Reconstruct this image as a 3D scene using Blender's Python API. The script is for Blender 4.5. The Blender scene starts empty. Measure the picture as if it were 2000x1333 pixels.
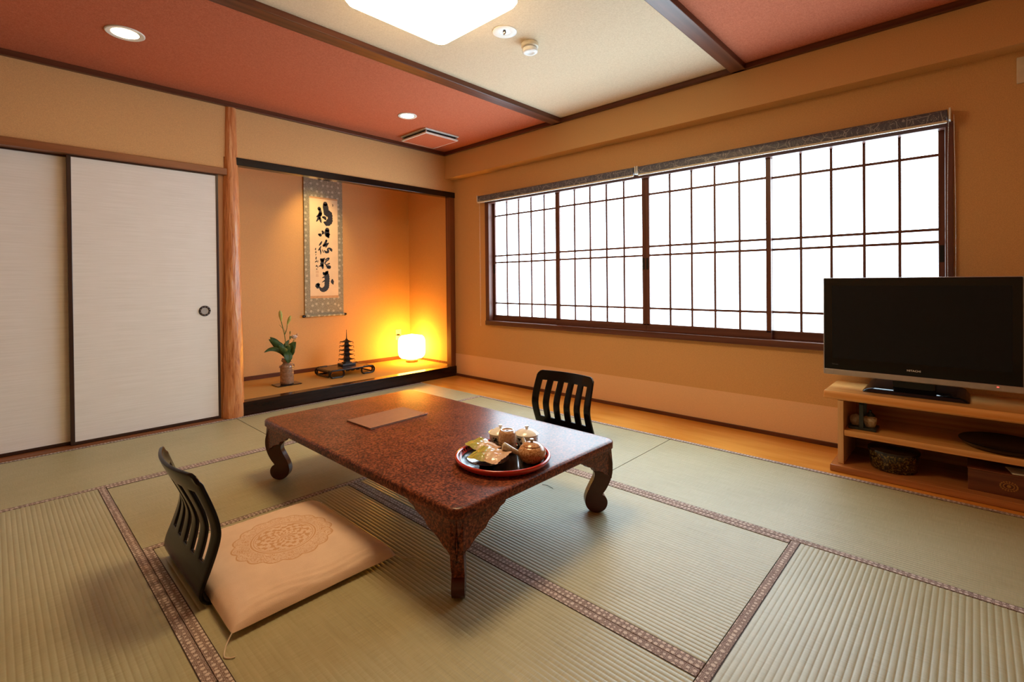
import bpy, bmesh, math, random
from mathutils import Vector, Matrix
random.seed(7)
SC = bpy.context.scene
COL = SC.collection
PI = math.pi

# ------------------------------------------------------------------ camera
cam_d = bpy.data.cameras.new('camera'); cam = bpy.data.objects.new('camera', cam_d); COL.objects.link(cam)
FPX, CYPX = 959.01, 556.9
YAW, PITCH, ROLL = 0.75483419, -0.00708369, -0.00975125
fw = Vector((math.cos(YAW)*math.cos(PITCH), math.sin(YAW)*math.cos(PITCH), math.sin(PITCH)))
rt = Vector((math.sin(YAW), -math.cos(YAW), 0)); up = rt.cross(fw)
rt, up = rt*math.cos(ROLL)+up*math.sin(ROLL), up*math.cos(ROLL)-rt*math.sin(ROLL)
cam.matrix_world = Matrix(((rt.x, up.x, -fw.x, 0), (rt.y, up.y, -fw.y, 0), (rt.z, up.z, -fw.z, 1.0), (0, 0, 0, 1)))
cam_d.sensor_width = 36; cam_d.lens = FPX/2000*36
cam_d.shift_y = (CYPX-666.5)/2000
cam_d.clip_start = 0.02
SC.camera = cam
SC.cycles.max_bounces = 8; SC.cycles.use_light_tree = False; SC.cycles.caustics_reflective = False; SC.cycles.caustics_refractive = False

# ------------------------------------------------------------------ light
W = bpy.data.worlds.new('world'); SC.world = W; W.use_nodes = True
W.node_tree.nodes['Background'].inputs[0].default_value = (0.75, 0.85, 1.0, 1)
W.node_tree.nodes['Background'].inputs[1].default_value = 0.3
SC.view_settings.view_transform = 'Standard'; SC.view_settings.look = 'None'
SC.view_settings.gamma = 1; SC.view_settings.use_curve_mapping = False
SC.view_settings.exposure = 0.25
WINDOW_L = 8.5                       # radiance of the daylit shoji paper
WINDOW_C = (0.66, 0.86, 1.0, 1)
LAMP_L = 24.0                        # radiance of the ceiling lamp shade
LAMP_C = (1.0, 0.70, 0.37, 1)
DOWN_L = 18.0
ANDON_L = 30.0
ANDON_C = (1.0, 0.47, 0.055, 1)

# ------------------------------------------------------------------ materials
def mat(name):
    m = bpy.data.materials.new(name); m.use_nodes = True
    return m, m.node_tree, m.node_tree.nodes['Principled BSDF']
def nd(t, kind, **kw):
    n = t.nodes.new(kind)
    for k, v in kw.items():
        if hasattr(n, k): setattr(n, k, v)
        else: n.inputs[k.replace('_', ' ')].default_value = v
    return n
def coords(t, scale=(1, 1, 1), loc=(0, 0, 0)):
    c = t.nodes.new('ShaderNodeTexCoord'); mp = t.nodes.new('ShaderNodeMapping')
    mp.inputs['Scale'].default_value = scale; mp.inputs['Location'].default_value = loc
    t.links.new(c.outputs['Object'], mp.inputs['Vector'])
    return mp.outputs['Vector']
def ramp(t, fac, stops):
    r = t.nodes.new('ShaderNodeValToRGB')
    e = r.color_ramp.elements
    while len(e) < len(stops): e.new(0.5)
    for i, (p, c) in enumerate(stops):
        e[i].position = p; e[i].color = (*c, 1) if len(c) == 3 else c
    t.links.new(fac, r.inputs['Fac'])
    return r.outputs['Color']
def noise(t, vec, scale, detail=2, rough=0.55, dist=0.0):
    n = t.nodes.new('ShaderNodeTexNoise')
    n.inputs['Scale'].default_value = scale; n.inputs['Detail'].default_value = detail
    n.inputs['Roughness'].default_value = rough; n.inputs['Distortion'].default_value = dist
    if vec is not None: t.links.new(vec, n.inputs['Vector'])
    return n.outputs['Fac']
def bump(t, b, height, strength=0.2, dist=0.01):
    n = t.nodes.new('ShaderNodeBump'); n.inputs['Strength'].default_value = strength; n.inputs['Distance'].default_value = dist
    t.links.new(height, n.inputs['Height']); t.links.new(n.outputs['Normal'], b.inputs['Normal'])
def mth(t, op, a, b=None):
    n = t.nodes.new('ShaderNodeMath'); n.operation = op
    for i, v in enumerate((a, b)):
        if v is None: continue
        if isinstance(v, (int, float)): n.inputs[i].default_value = v
        else: t.links.new(v, n.inputs[i])
    return n.outputs[0]
def mixc(t, fac, a, b):
    n = t.nodes.new('ShaderNodeMix'); n.data_type = 'RGBA'
    if isinstance(fac, (int, float)): n.inputs['Factor'].default_value = fac
    else: t.links.new(fac, n.inputs['Factor'])
    for s, v in (('A', a), ('B', b)):
        sock = [i for i in n.inputs if i.name == s and i.type == 'RGBA'][0]
        if isinstance(v, tuple): sock.default_value = (*v, 1) if len(v) == 3 else v
        else: t.links.new(v, sock)
    return [o for o in n.outputs if o.type == 'RGBA'][0]
def plain(name, col, rough=0.5, metal=0.0, spec=0.5, var=0.06, vscale=30, coat=0.0, bmp=0.0, bscale=200):
    m, t, b = mat(name)
    v = coords(t)
    f = noise(t, v, vscale)
    lo = tuple(max(0, c*(1-var)) for c in col); hi = tuple(min(1, c*(1+var)) for c in col)
    t.links.new(ramp(t, f, [(0.3, lo), (0.7, hi)]), b.inputs['Base Color'])
    b.inputs['Roughness'].default_value = rough; b.inputs['Metallic'].default_value = metal
    b.inputs['Specular IOR Level'].default_value = spec
    if coat: b.inputs['Coat Weight'].default_value = coat; b.inputs['Coat Roughness'].default_value = 0.05
    if bmp: bump(t, b, noise(t, v, bscale, 3), bmp, 0.002)
    return m
def wood(name, dark, light, axis='x', scale=1.0, rough=0.4, coat=0.0, spec=0.4, grain=14, bmp=0.05):
    m, t, b = mat(name)
    s = {'x': (0.6, 9, 9), 'y': (9, 0.6, 9), 'z': (9, 9, 0.6)}[axis]
    v = coords(t, tuple(k*scale for k in s))
    f1 = noise(t, v, 1.6, 3, 0.5, 0.6); f2 = noise(t, v, grain, 4, 0.6, 0.2)
    w = nd(t, 'ShaderNodeTexWave', wave_type='RINGS'); w.inputs['Scale'].default_value = 0.9
    w.inputs['Distortion'].default_value = 5; w.inputs['Detail'].default_value = 2; w.inputs['Detail Scale'].default_value = 1.2
    t.links.new(v, w.inputs['Vector'])
    f = mth(t, 'ADD', mth(t, 'MULTIPLY', f1, 0.4), mth(t, 'ADD', mth(t, 'MULTIPLY', f2, 0.35), mth(t, 'MULTIPLY', w.outputs['Fac'], 0.25)))
    t.links.new(ramp(t, f, [(0.28, dark), (0.68, light)]), b.inputs['Base Color'])
    b.inputs['Roughness'].default_value = rough; b.inputs['Specular IOR Level'].default_value = spec
    if coat: b.inputs['Coat Weight'].default_value = coat; b.inputs['Coat Roughness'].default_value = 0.08
    if bmp: bump(t, b, f2, bmp, 0.002)
    return m
def emit(name, col, strength):
    m, t, b = mat(name)
    b.inputs['Base Color'].default_value = (0.8, 0.8, 0.78, 1)
    b.inputs['Emission Color'].default_value = col; b.inputs['Emission Strength'].default_value = strength
    b.inputs['Roughness'].default_value = 0.6
    return m
def plaster(name, col, var=0.10):
    m, t, b = mat(name)
    v = coords(t)
    f = noise(t, v, 260, 3, 0.7)
    lo = tuple(c*(1-var) for c in col); hi = tuple(c*(1+var) for c in col)
    t.links.new(ramp(t, f, [(0.35, lo), (0.65, hi)]), b.inputs['Base Color'])
    b.inputs['Roughness'].default_value = 0.9; b.inputs['Specular IOR Level'].default_value = 0.15
    bump(t, b, f, 0.25, 0.001)
    return m
def woven(name, a, bcol, sx=400, sy=120, bmp=0.2):
    m, t, b = mat(name)
    f = noise(t, coords(t, (sx, sy, sy)), 1.0, 2); g = noise(t, coords(t, (sy, sx, sx)), 1.0, 2)
    f = mth(t, 'MULTIPLY', mth(t, 'ADD', f, g), 0.5)
    t.links.new(ramp(t, f, [(0.38, a), (0.62, bcol)]), b.inputs['Base Color'])
    b.inputs['Roughness'].default_value = 0.85; b.inputs['Specular IOR Level'].default_value = 0.2
    bump(t, b, f, bmp, 0.001)
    return m

M = {}
M['wall'] = plaster('sand_plaster', (0.64, 0.375, 0.165))
M['wall_band'] = plaster('lower_wall_paper', (0.78, 0.51, 0.30), 0.05)
M['alcove'] = plaster('alcove_plaster', (0.64, 0.375, 0.165))
M['ceil_red'] = woven('red_ceiling_cloth', (0.42, 0.115, 0.055), (0.54, 0.165, 0.085), 260, 90)
M['ceil_cream'] = woven('cream_ceiling_cloth', (0.62, 0.50, 0.34), (0.72, 0.60, 0.43), 260, 90)
M['trim'] = wood('brown_trim_wood', (0.065, 0.018, 0.008), (0.13, 0.04, 0.018), 'x', rough=0.35)
M['trim_y'] = wood('brown_trim_wood_lengthwise', (0.065, 0.018, 0.008), (0.13, 0.04, 0.018), 'y', rough=0.35)
M['frame'] = wood('window_frame_wood', (0.085, 0.026, 0.016), (0.14, 0.048, 0.03), 'y', rough=0.4)
M['frame_z'] = wood('window_stile_wood', (0.085, 0.026, 0.016), (0.14, 0.048, 0.03), 'z', rough=0.4)
M['kamoi'] = wood('door_head_wood', (0.16, 0.05, 0.015), (0.28, 0.10, 0.035), 'x', rough=0.4)
M['post'] = wood('alcove_post_wood', (0.13, 0.04, 0.014), (0.22, 0.075, 0.03), 'z', rough=0.35)
M['dark_lacquer'] = plain('black_lacquered_wood', (0.010, 0.005, 0.004), 0.16, spec=0.4)
M['sill'] = wood('dark_striped_sill_wood', (0.004, 0.002, 0.0015), (0.040, 0.014, 0.007), 'x', rough=0.16, spec=0.2)
M['door_edge'] = plain('dark_brown_door_edge', (0.035, 0.014, 0.009), 0.3)
M['board'] = wood('orange_pine_board', (0.58, 0.22, 0.030), (0.74, 0.34, 0.065), 'y', 0.8, rough=0.20, spec=0.5, bmp=0.02)
M['subfloor'] = wood('subfloor_wood', (0.30, 0.16, 0.06), (0.42, 0.24, 0.10), 'y')
M['log'] = None
def log_mat():
    m, t, b = mat('adzed_log_wood')
    v = coords(t, (14, 14, 1.6))
    f = noise(t, v, 2.6, 4, 0.6, 1.2); g = noise(t, coords(t, (60, 60, 3)), 1.5, 3)
    h = mth(t, 'ADD', mth(t, 'MULTIPLY', f, 0.65), mth(t, 'MULTIPLY', g, 0.35))
    t.links.new(ramp(t, h, [(0.34, (0.33, 0.085, 0.022)), (0.5, (0.58, 0.22, 0.075)), (0.66, (0.70, 0.36, 0.16))]), b.inputs['Base Color'])
    b.inputs['Roughness'].default_value = 0.3
    bump(t, b, h, 0.9, 0.010)
    return m
M['log'] = log_mat()
def tatami_mat():
    m, t, b = mat('woven_rush')
    v1 = coords(t, (700, 14, 1)); v2 = coords(t, (6, 60, 1)); v3 = coords(t)
    f = noise(t, v1, 1.0, 2); g = noise(t, v2, 1.0, 3); h = noise(t, v3, 2.2, 3)
    k = mth(t, 'ADD', mth(t, 'MULTIPLY', f, 0.45), mth(t, 'ADD', mth(t, 'MULTIPLY', g, 0.25), mth(t, 'MULTIPLY', h, 0.3)))
    t.links.new(ramp(t, k, [(0.32, (0.30, 0.265, 0.135)), (0.5, (0.38, 0.345, 0.19)), (0.68, (0.455, 0.42, 0.25))]), b.inputs['Base Color'])
    b.inputs['Roughness'].default_value = 0.42; b.inputs['Specular IOR Level'].default_value = 0.6
    bump(t, b, f, 0.2, 0.0008)
    return m
M['rush'] = tatami_mat()
def heri_mat():
    m, t, b = mat('brocade_border')
    v = coords(t)
    vo = nd(t, 'ShaderNodeTexVoronoi', feature='F1'); vo.inputs['Scale'].default_value = 60; vo.inputs['Randomness'].default_value = 0.25
    t.links.new(v, vo.inputs['Vector'])
    v2 = nd(t, 'ShaderNodeTexVoronoi', feature='DISTANCE_TO_EDGE'); v2.inputs['Scale'].default_value = 260; v2.inputs['Randomness'].default_value = 0.8
    t.links.new(v, v2.inputs['Vector'])
    blob = mth(t, 'LESS_THAN', vo.outputs['Distance'], 0.36)
    speck = mth(t, 'GREATER_THAN', v2.outputs['Distance'], 0.13)
    f = mth(t, 'MAXIMUM', mth(t, 'MULTIPLY', blob, 0.9), mth(t, 'MULTIPLY', speck, 0.55))
    t.links.new(mixc(t, f, (0.135, 0.070, 0.055), (0.64, 0.54, 0.47)), b.inputs['Base Color'])
    b.inputs['Roughness'].default_value = 0.7; b.inputs['Specular IOR Level'].default_value = 0.25
    return m
M['heri'] = heri_mat()
M['heri_shadow'] = plain('border_seam_shadow', (0.035, 0.015, 0.010), 0.8)  # dark colour stands for the shadow along the stitched border seam
def fusuma_mat():
    m, t, b = mat('fusuma_paper')
    f = noise(t, coords(t, (3, 3, 160)), 1.2, 3, 0.6); g = noise(t, coords(t), 6, 2)
    k = mth(t, 'ADD', mth(t, 'MULTIPLY', f, 0.8), mth(t, 'MULTIPLY', g, 0.2))
    t.links.new(ramp(t, k, [(0.3, (0.72, 0.69, 0.65)), (0.62, (0.81, 0.78, 0.75))]), b.inputs['Base Color'])
    b.inputs['Roughness'].default_value = 0.8; b.inputs['Specular IOR Level'].default_value = 0.2
    bump(t, b, f, 0.1, 0.001)
    return m
M['fusuma'] = fusuma_mat()
M['pane'] = emit('daylit_shoji_paper', WINDOW_C, WINDOW_L)
def lacquer_mat():
    m, t, b = mat('mottled_red_lacquer')
    v = coords(t)
    f = noise(t, v, 115, 3, 0.65, 0.3); g = noise(t, v, 6, 2)
    k = mth(t, 'ADD', mth(t, 'MULTIPLY', f, 0.85), mth(t, 'MULTIPLY', g, 0.15))
    t.links.new(ramp(t, k, [(0.36, (0.026, 0.010, 0.007)), (0.48, (0.105, 0.027, 0.014)), (0.62, (0.29, 0.080, 0.034))]), b.inputs['Base Color'])
    b.inputs['Roughness'].default_value = 0.30; b.inputs['Specular IOR Level'].default_value = 0.24
    return m
M['lacquer'] = lacquer_mat()
M['leg_lacquer'] = plain('smooth_maroon_lacquer', (0.060, 0.014, 0.008), 0.22, spec=0.4)
M['black_ply'] = plain('black_lacquered_plywood', (0.006, 0.004, 0.003), 0.20, spec=0.2)
M['matte_black'] = plain('dull_black', (0.006, 0.006, 0.006), 0.8)  # own black of cords, pads and pulls; also the vent gap's painted shade
M['white_plastic'] = plain('white_plastic', (0.75, 0.74, 0.70), 0.4)
M['cream_plastic'] = plain('cream_plastic', (0.70, 0.62, 0.48), 0.4)
M['chrome'] = plain('polished_metal', (0.75, 0.75, 0.75), 0.12, 1.0)
M['dark_metal'] = plain('dark_bronze', (0.05, 0.04, 0.035), 0.35, 0.8)
M['silver'] = plain('silver_plastic', (0.42, 0.39, 0.38), 0.3, 0.6)
M['red_led'] = emit('red_led', (1, 0.02, 0.03, 1), 3)
M['lamp_shade'] = emit('glowing_acrylic_shade', LAMP_C, LAMP_L)
M['down_lens'] = emit('glowing_downlight_lens', (1.0, 0.80, 0.5, 1), DOWN_L)
M['andon'] = emit('glowing_paper_shade', ANDON_C, ANDON_L)

# ------------------------------------------------------------------ mesh helpers
class MB:
    def __init__(s): s.v = []; s.f = []; s.bev = None
    def add(s, vs, fs):
        o = len(s.v); s.v += [tuple(v) for v in vs]; s.f += [tuple(i+o for i in f) for f in fs]; return s
    def box(s, x0, x1, y0, y1, z0, z1):
        return s.add([(x0, y0, z0), (x1, y0, z0), (x1, y1, z0), (x0, y1, z0), (x0, y0, z1), (x1, y0, z1), (x1, y1, z1), (x0, y1, z1)],
                     [(3, 2, 1, 0), (4, 5, 6, 7), (0, 1, 5, 4), (1, 2, 6, 5), (2, 3, 7, 6), (3, 0, 4, 7)])
    def bbox(s, x0, x1, y0, y1, z0, z1, r=0.003, seg=2):
        bm = bmesh.new(); bmesh.ops.create_cube(bm, size=1)
        for v in bm.verts: v.co = Vector(((x0+x1)/2+v.co.x*(x1-x0), (y0+y1)/2+v.co.y*(y1-y0), (z0+z1)/2+v.co.z*(z1-z0)))
        bmesh.ops.bevel(bm, geom=bm.edges[:], offset=r, segments=seg, affect='EDGES', profile=0.5)
        return s.bm(bm)
    def bm(s, bm):
        bm.verts.index_update()
        s.add([v.co[:] for v in bm.verts], [tuple(v.index for v in f.verts) for f in bm.faces]); bm.free(); return s
    def lathe(s, prof, c=(0, 0, 0), seg=32, axis='z'):
        vs = []; fs = []; n = len(prof)
        for i in range(seg):
            a = 2*PI*i/seg
            for r, z in prof:
                p = (r*math.cos(a), r*math.sin(a), z)
                if axis == 'x': p = (p[2], p[0], p[1])
                if axis == 'y': p = (p[1], p[2], p[0])
                vs.append((p[0]+c[0], p[1]+c[1], p[2]+c[2]))
        for i in range(seg):
            j = (i+1) % seg
            for k in range(n-1): fs.append((i*n+k, j*n+k, j*n+k+1, i*n+k+1))
        if prof[0][0] > 1e-6: fs.append(tuple(i*n for i in reversed(range(seg))))
        if prof[-1][0] > 1e-6: fs.append(tuple(i*n+n-1 for i in range(seg)))
        return s.add(vs, fs)
    def tube(s, pts, r, seg=8, closed=False):
        pts = [Vector(p) for p in pts]; n = len(pts)
        rs = r if isinstance(r, (list, tuple)) else [r]*n
        vs = []; fs = []
        prev = None
        for i, p in enumerate(pts):
            a = pts[(i-1) % n] if (closed or i > 0) else p; b = pts[(i+1) % n] if (closed or i < n-1) else p
            d = (b-a).normalized()
            if prev is None:
                u = d.orthogonal().normalized()
            else:
                u = (prev-d*prev.dot(d))
                u = u.normalized() if u.length > 1e-6 else d.orthogonal().normalized()
            prev = u; w = d.cross(u)
            for k in range(seg):
                t = 2*PI*k/seg; vs.append(p+(u*math.cos(t)+w*math.sin(t))*rs[i])
        for i in range(n if closed else n-1):
            j = (i+1) % n
            for k in range(seg):
                l = (k+1) % seg; fs.append((i*seg+k, i*seg+l, j*seg+l, j*seg+k))
        if not closed:
            fs.append(tuple(reversed(range(seg)))); fs.append(tuple((n-1)*seg+k for k in range(seg)))
        return s.add(vs, fs)
    def prism(s, poly, fn, d0, d1):
        """poly: 2D outline; fn(u, v, d) -> 3D point"""
        n = len(poly)
        vs = [fn(u, v, d0) for u, v in poly]+[fn(u, v, d1) for u, v in poly]
        fs = [tuple(range(n)), tuple(reversed(range(n, 2*n)))]
        fs += [(i, i+n, (i+1) % n+n, (i+1) % n) for i in range(n)]
        return s.add(vs, fs)
    def grid(s, nu, nv, fn, skip=None):
        vs = [fn(i/nu, j/nv) for i in range(nu+1) for j in range(nv+1)]
        fs = [(i*(nv+1)+j, (i+1)*(nv+1)+j, (i+1)*(nv+1)+j+1, i*(nv+1)+j+1) for i in range(nu) for j in range(nv) if not (skip and skip(i, j))]
        return s.add(vs, fs)
    def mesh(s, name, smooth=None):
        me = bpy.data.meshes.new(name); me.from_pydata(s.v, [], s.f)
        bm = bmesh.new(); bm.from_mesh(me)
        bmesh.ops.recalc_face_normals(bm, faces=bm.faces[:])
        bm.to_mesh(me); bm.free()
        if smooth is not None:
            for p in me.polygons: p.use_smooth = True
            me.set_sharp_from_angle(angle=math.radians(smooth))
        return me
def put(name, mb, m, parent=None, loc=(0, 0, 0), rot=(0, 0, 0), smooth=None):
    me = mb.mesh(name, smooth) if isinstance(mb, MB) else mb
    o = bpy.data.objects.new(name, me); COL.objects.link(o)
    if m is not None and not me.materials: me.materials.append(M[m] if isinstance(m, str) else m)
    o.location = loc; o.rotation_euler = rot
    if parent: o.parent = parent
    return o
def tag(o, label=None, cat=None, group=None, kind=None):
    if label: o['label'] = label
    if cat: o['category'] = cat
    if group: o['group'] = group
    if kind: o['kind'] = kind
    return o
def thing(name, label, cat, loc=(0, 0, 0), rotz=0, group=None):
    o = bpy.data.objects.new(name, None); COL.objects.link(o)
    o.empty_display_size = 0.1; o.location = loc; o.rotation_euler = (0, 0, rotz)
    return tag(o, label, cat, group)
def struct(name, mb, m, label, smooth=None):
    return tag(put(name, mb, m, smooth=smooth), label, name.rstrip('0123456789').rstrip('_').split('_')[0], kind='structure')
def spline(pts, n=6, closed=False):
    P = [Vector(p) for p in pts]; out = []; L = len(P)
    rng = range(L) if closed else range(L-1)
    for i in rng:
        p1, p2 = P[i], P[(i+1) % L]
        p0 = P[(i-1) % L] if (closed or i > 0) else p1*2-p2
        p3 = P[(i+2) % L] if (closed or i < L-2) else p2*2-p1
        for k in range(n):
            t = k/n
            out.append(0.5*((2*p1)+(p2-p0)*t+(2*p0-5*p1+4*p2-p3)*t*t+(3*p1-p0-3*p2+p3)*t**3))
    if not closed: out.append(P[-1])
    return out
def rrect(x0, x1, y0, y1, r, n=6):
    out = []
    for cx, cy, a0 in ((x1-r, y1-r, 0), (x0+r, y1-r, 90), (x0+r, y0+r, 180), (x1-r, y0+r, 270)):
        for k in range(n+1):
            a = math.radians(a0+90*k/n); out.append((cx+r*math.cos(a), cy+r*math.sin(a)))
    return out

# ================================================================== room shell
XW, YB, ZC = 3.42, 4.06, 2.36
X0, Y0 = -1.40, -1.30
fl = MB()
fl.box(X0, 3.55, Y0, 4.06, -0.09, -0.055)
fl.box(X0, -0.473, Y0, 4.02, -0.055, 0.0)
fl.box(-0.473, 2.943, Y0, -0.36, -0.055, 0.0)
fl.box(1.2, 3.52, 4.06, 5.0, -0.09, 0.0)
floor = struct('floor', fl, 'subfloor', 'wooden floor carrying the tatami mats')
fb = MB().bbox(2.9435, 3.425, Y0, 4.04, -0.055, -0.001, 0.002)
put('floor_board', fb, 'board', floor)['label'] = 'orange varnished pine board along the window wall'

# window wall
w = MB()
wy0, wy1, wz0, wz1 = 0.075, 3.56, 0.571, 1.80
w.box(XW, 3.56, Y0, 4.06, -0.05, wz0); w.box(XW, 3.56, Y0, 4.06, wz1, ZC)
w.box(XW, 3.56, Y0, wy0, wz0, wz1); w.box(XW, 3.56, wy1, 4.06, wz0, wz1)
wall_r = struct('wall_right', w, 'wall', 'ochre plaster wall with the long shoji window')
put('lower_panel', MB().box(XW-0.003, XW+0.01, Y0, 4.055, 0.0, 0.235), 'wall_band', wall_r)['label'] = 'pale paper band along the foot of the wall'
struct('wall_soffit', MB().box(3.30, XW+0.02, Y0, 4.06, 2.087, ZC), 'wall', 'boxed plaster beam running above the window')
struct('baseboard_right', MB().bbox(XW-0.014, XW, Y0, 4.055, -0.002, 0.024, 0.002), 'trim_y', 'thin brown baseboard under the window')
# back wall
w = MB()
w.box(X0, 1.20, YB, 4.17, 1.855, ZC); w.box(1.20, 3.45, YB, 4.17, 1.95, ZC)
w.box(X0-0.02, 1.26, 4.155, 4.25, -0.05, 1.86)
struct('wall_back', w, 'wall', 'ochre plaster wall above the sliding doors and alcove')
w = MB().box(X0-0.1, X0, Y0, 4.17, -0.05, ZC)
struct('wall_left', w, 'wall', 'ochre plaster wall on the left, out of view')
w = MB().box(X0-0.1, 3.56, Y0-0.1, Y0, -0.05, ZC)
struct('wall_front', w, 'wall', 'ochre plaster wall behind the viewer')
struct('wall_alcove_back', MB().box(1.20, 3.55, 4.93, 5.0, 0, ZC), 'alcove', 'ochre back wall of the alcove')
struct('wall_alcove_left', MB().box(1.20, 1.31, 4.17, 4.93, 0, ZC), 'alcove', 'ochre left wall of the alcove')
struct('wall_alcove_right', MB().box(3.445, 3.55, 4.06, 4.93, 0, ZC), 'alcove', 'ochre right wall of the alcove beside the lantern')
struct('baseboard_alcove', MB().box(1.31, 3.445, 4.918, 4.93, 0.10, 0.138).box(3.433, 3.445, 4.13, 4.918, 0.10, 0.125), 'trim', 'brown baseboard inside the alcove')
# ceiling
c = MB().box(X0, 3.56, 2.56, 5.0, ZC, ZC+0.05)
ceil = struct('ceiling', c, 'ceil_red', 'terracotta cloth ceiling with a cream middle field')
put('ceiling_panel', MB().box(X0, 3.56, 1.085, 2.56, ZC, ZC+0.05), 'ceil_cream', ceil)['label'] = 'cream cloth middle field'
put('ceiling_panel', MB().box(X0, 3.56, Y0-0.1, 1.085, ZC, ZC+0.05), 'ceil_red', ceil)['label'] = 'terracotta cloth near field'
struct('trim_1', MB().bbox(X0, 3.30, 2.505, 2.60, 2.325, ZC+0.004, 0.004), 'trim', 'dark wooden batten between terracotta and cream ceiling fields, far')
struct('trim_2', MB().bbox(X0, 3.30, 1.045, 1.135, 2.325, ZC+0.004, 0.004), 'trim', 'dark wooden batten between cream and terracotta ceiling fields, near')
struct('trim_3', MB().bbox(X0, 3.30, 4.03, YB+0.002, 2.325, ZC, 0.003), 'trim', 'dark ceiling trim along the back wall')
struct('trim_4', MB().bbox(3.272, 3.302, Y0, 4.04, 2.325, ZC, 0.003), 'trim_y', 'dark ceiling trim along the boxed beam')
# alcove joinery
sill = MB().bbox(1.29, 3.425, 4.04, 4.135, -0.05, 0.101, 0.003)
struct('trim_5', sill, 'sill', 'glossy dark striped sill at the front of the alcove')
struct('trim_6', MB().bbox(1.28, 3.436, 4.045, 4.12, 1.899, 1.956, 0.003), 'dark_lacquer', 'black beam across the top of the alcove opening')
struct('trim_7', MB().bbox(3.354, 3.43, 4.052, 4.125, 0.10, 1.90, 0.003), 'post', 'brown square post at the right of the alcove')
struct('floor_alcove', MB().box(1.30, 3.445, 4.135, 4.93, 0.0, 0.1), woven('straw_alcove_mat', (0.44, 0.235, 0.06), (0.56, 0.32, 0.10), 300, 500), 'straw-coloured matting covering the raised alcove floor')
# door joinery
struct('trim_8', MB().bbox(X0, 1.215, 4.035, 4.16, 1.812, 1.86, 0.003), 'kamoi', 'brown head rail above the white sliding doors')
struct('trim_9', MB().bbox(X0, 1.17, 4.022, 4.16, -0.05, 0.006, 0.001), 'kamoi', 'brown floor track under the white sliding doors')
struct('trim_10', MB().bbox(1.163, 1.235, 4.075, 4.16, 0.0, 1.815, 0.002), wood('jamb_wood', (0.34, 0.13, 0.035), (0.46, 0.20, 0.06), 'z'), 'orange wooden jamb between sliding door and log pillar')

# natural log pillar, wavy adzed surface
def log_fn(u, v):
    z = 2.335*v
    cx = 1.258-0.016*v*0-0.012*(1-v)+0.004*math.sin(5*v)
    r = 0.075-0.030*min(1, v*1.05)+0.0016*math.sin(9*v+1)
    a = 2*PI*u
    r *= 1+0.014*math.sin(5*a+14*v)+0.013*math.sin(11*a+31*v+2*math.sin(9*v))+0.011*math.sin(7*a-53*v)+0.007*math.sin(17*a+77*v)
    return (cx+r*math.cos(a), 4.082+r*math.sin(a)*0.92, z)
struct('pillar', MB().grid(48, 140, log_fn), 'log', 'round adzed log pillar between sliding doors and alcove', 60)

# sliding doors
def fusuma(name, x0, x1, y, label, pull=None):
    t = tag(thing(name, label, 'door', ((x0+x1)/2, y, 0.0)), kind='structure')
    h = (x1-x0)/2; z0, z1 = 0.008, 1.815
    put('paper_panel', MB().bbox(-h+0.014, h-0.014, -0.008, 0.010, z0+0.014, z1-0.012, 0.001), 'fusuma', t)
    for a, b in ((-h, -h+0.021), (h-0.016, h)):
        put('stile', MB().bbox(a, b, -0.011, 0.013, z0, z1, 0.002), 'door_edge', t)
    put('bottom_rail', MB().bbox(-h+0.002, h-0.002, -0.0105, 0.012, z0, z0+0.019, 0.002), 'door_edge', t)
    put('top_rail', MB().bbox(-h+0.002, h-0.002, -0.0105, 0.012, z1-0.014, z1, 0.002), 'door_edge', t)
    if pull is not None:
        p = put('door_pull', MB().lathe([(0.024, 0.004), (0.026, -0.006), (0.035, -0.006), (0.0385, 0.0), (0.0385, 0.004)], (0, 0, 0), 40, 'y'), 'dark_metal', t, (pull, -0.009, 0.807), smooth=40)
        p['label'] = 'round dark metal finger pull'
        st = MB()
        for k in range(10):
            a = 2*PI*k/10+0.3
            st.lathe([(0.0, -0.0072), (0.0030, -0.0068), (0.0034, -0.005)], (0.031*math.cos(a), 0, 0.031*math.sin(a)), 8, 'y')
        put('rivet_ring', st, 'chrome', p)
        put('pull_dish', MB().lathe([(0.0, 0.0), (0.0245, -0.001)], (0, 0, 0), 32, 'y'), plain('pull_dish_satin', (0.45, 0.42, 0.39), 0.35, 0.4), p)
    return t
fusuma('door_1', 0.331, 1.165, 4.082, 'white paper sliding door with round pull beside the log pillar', 0.32)
fusuma('door_2', -0.52, 0.362, 4.122, 'white paper sliding door at the left edge, half behind its neighbour')
fusuma('door_3', -1.40, -0.50, 4.082, 'white paper sliding door out of view on the left')

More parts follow.
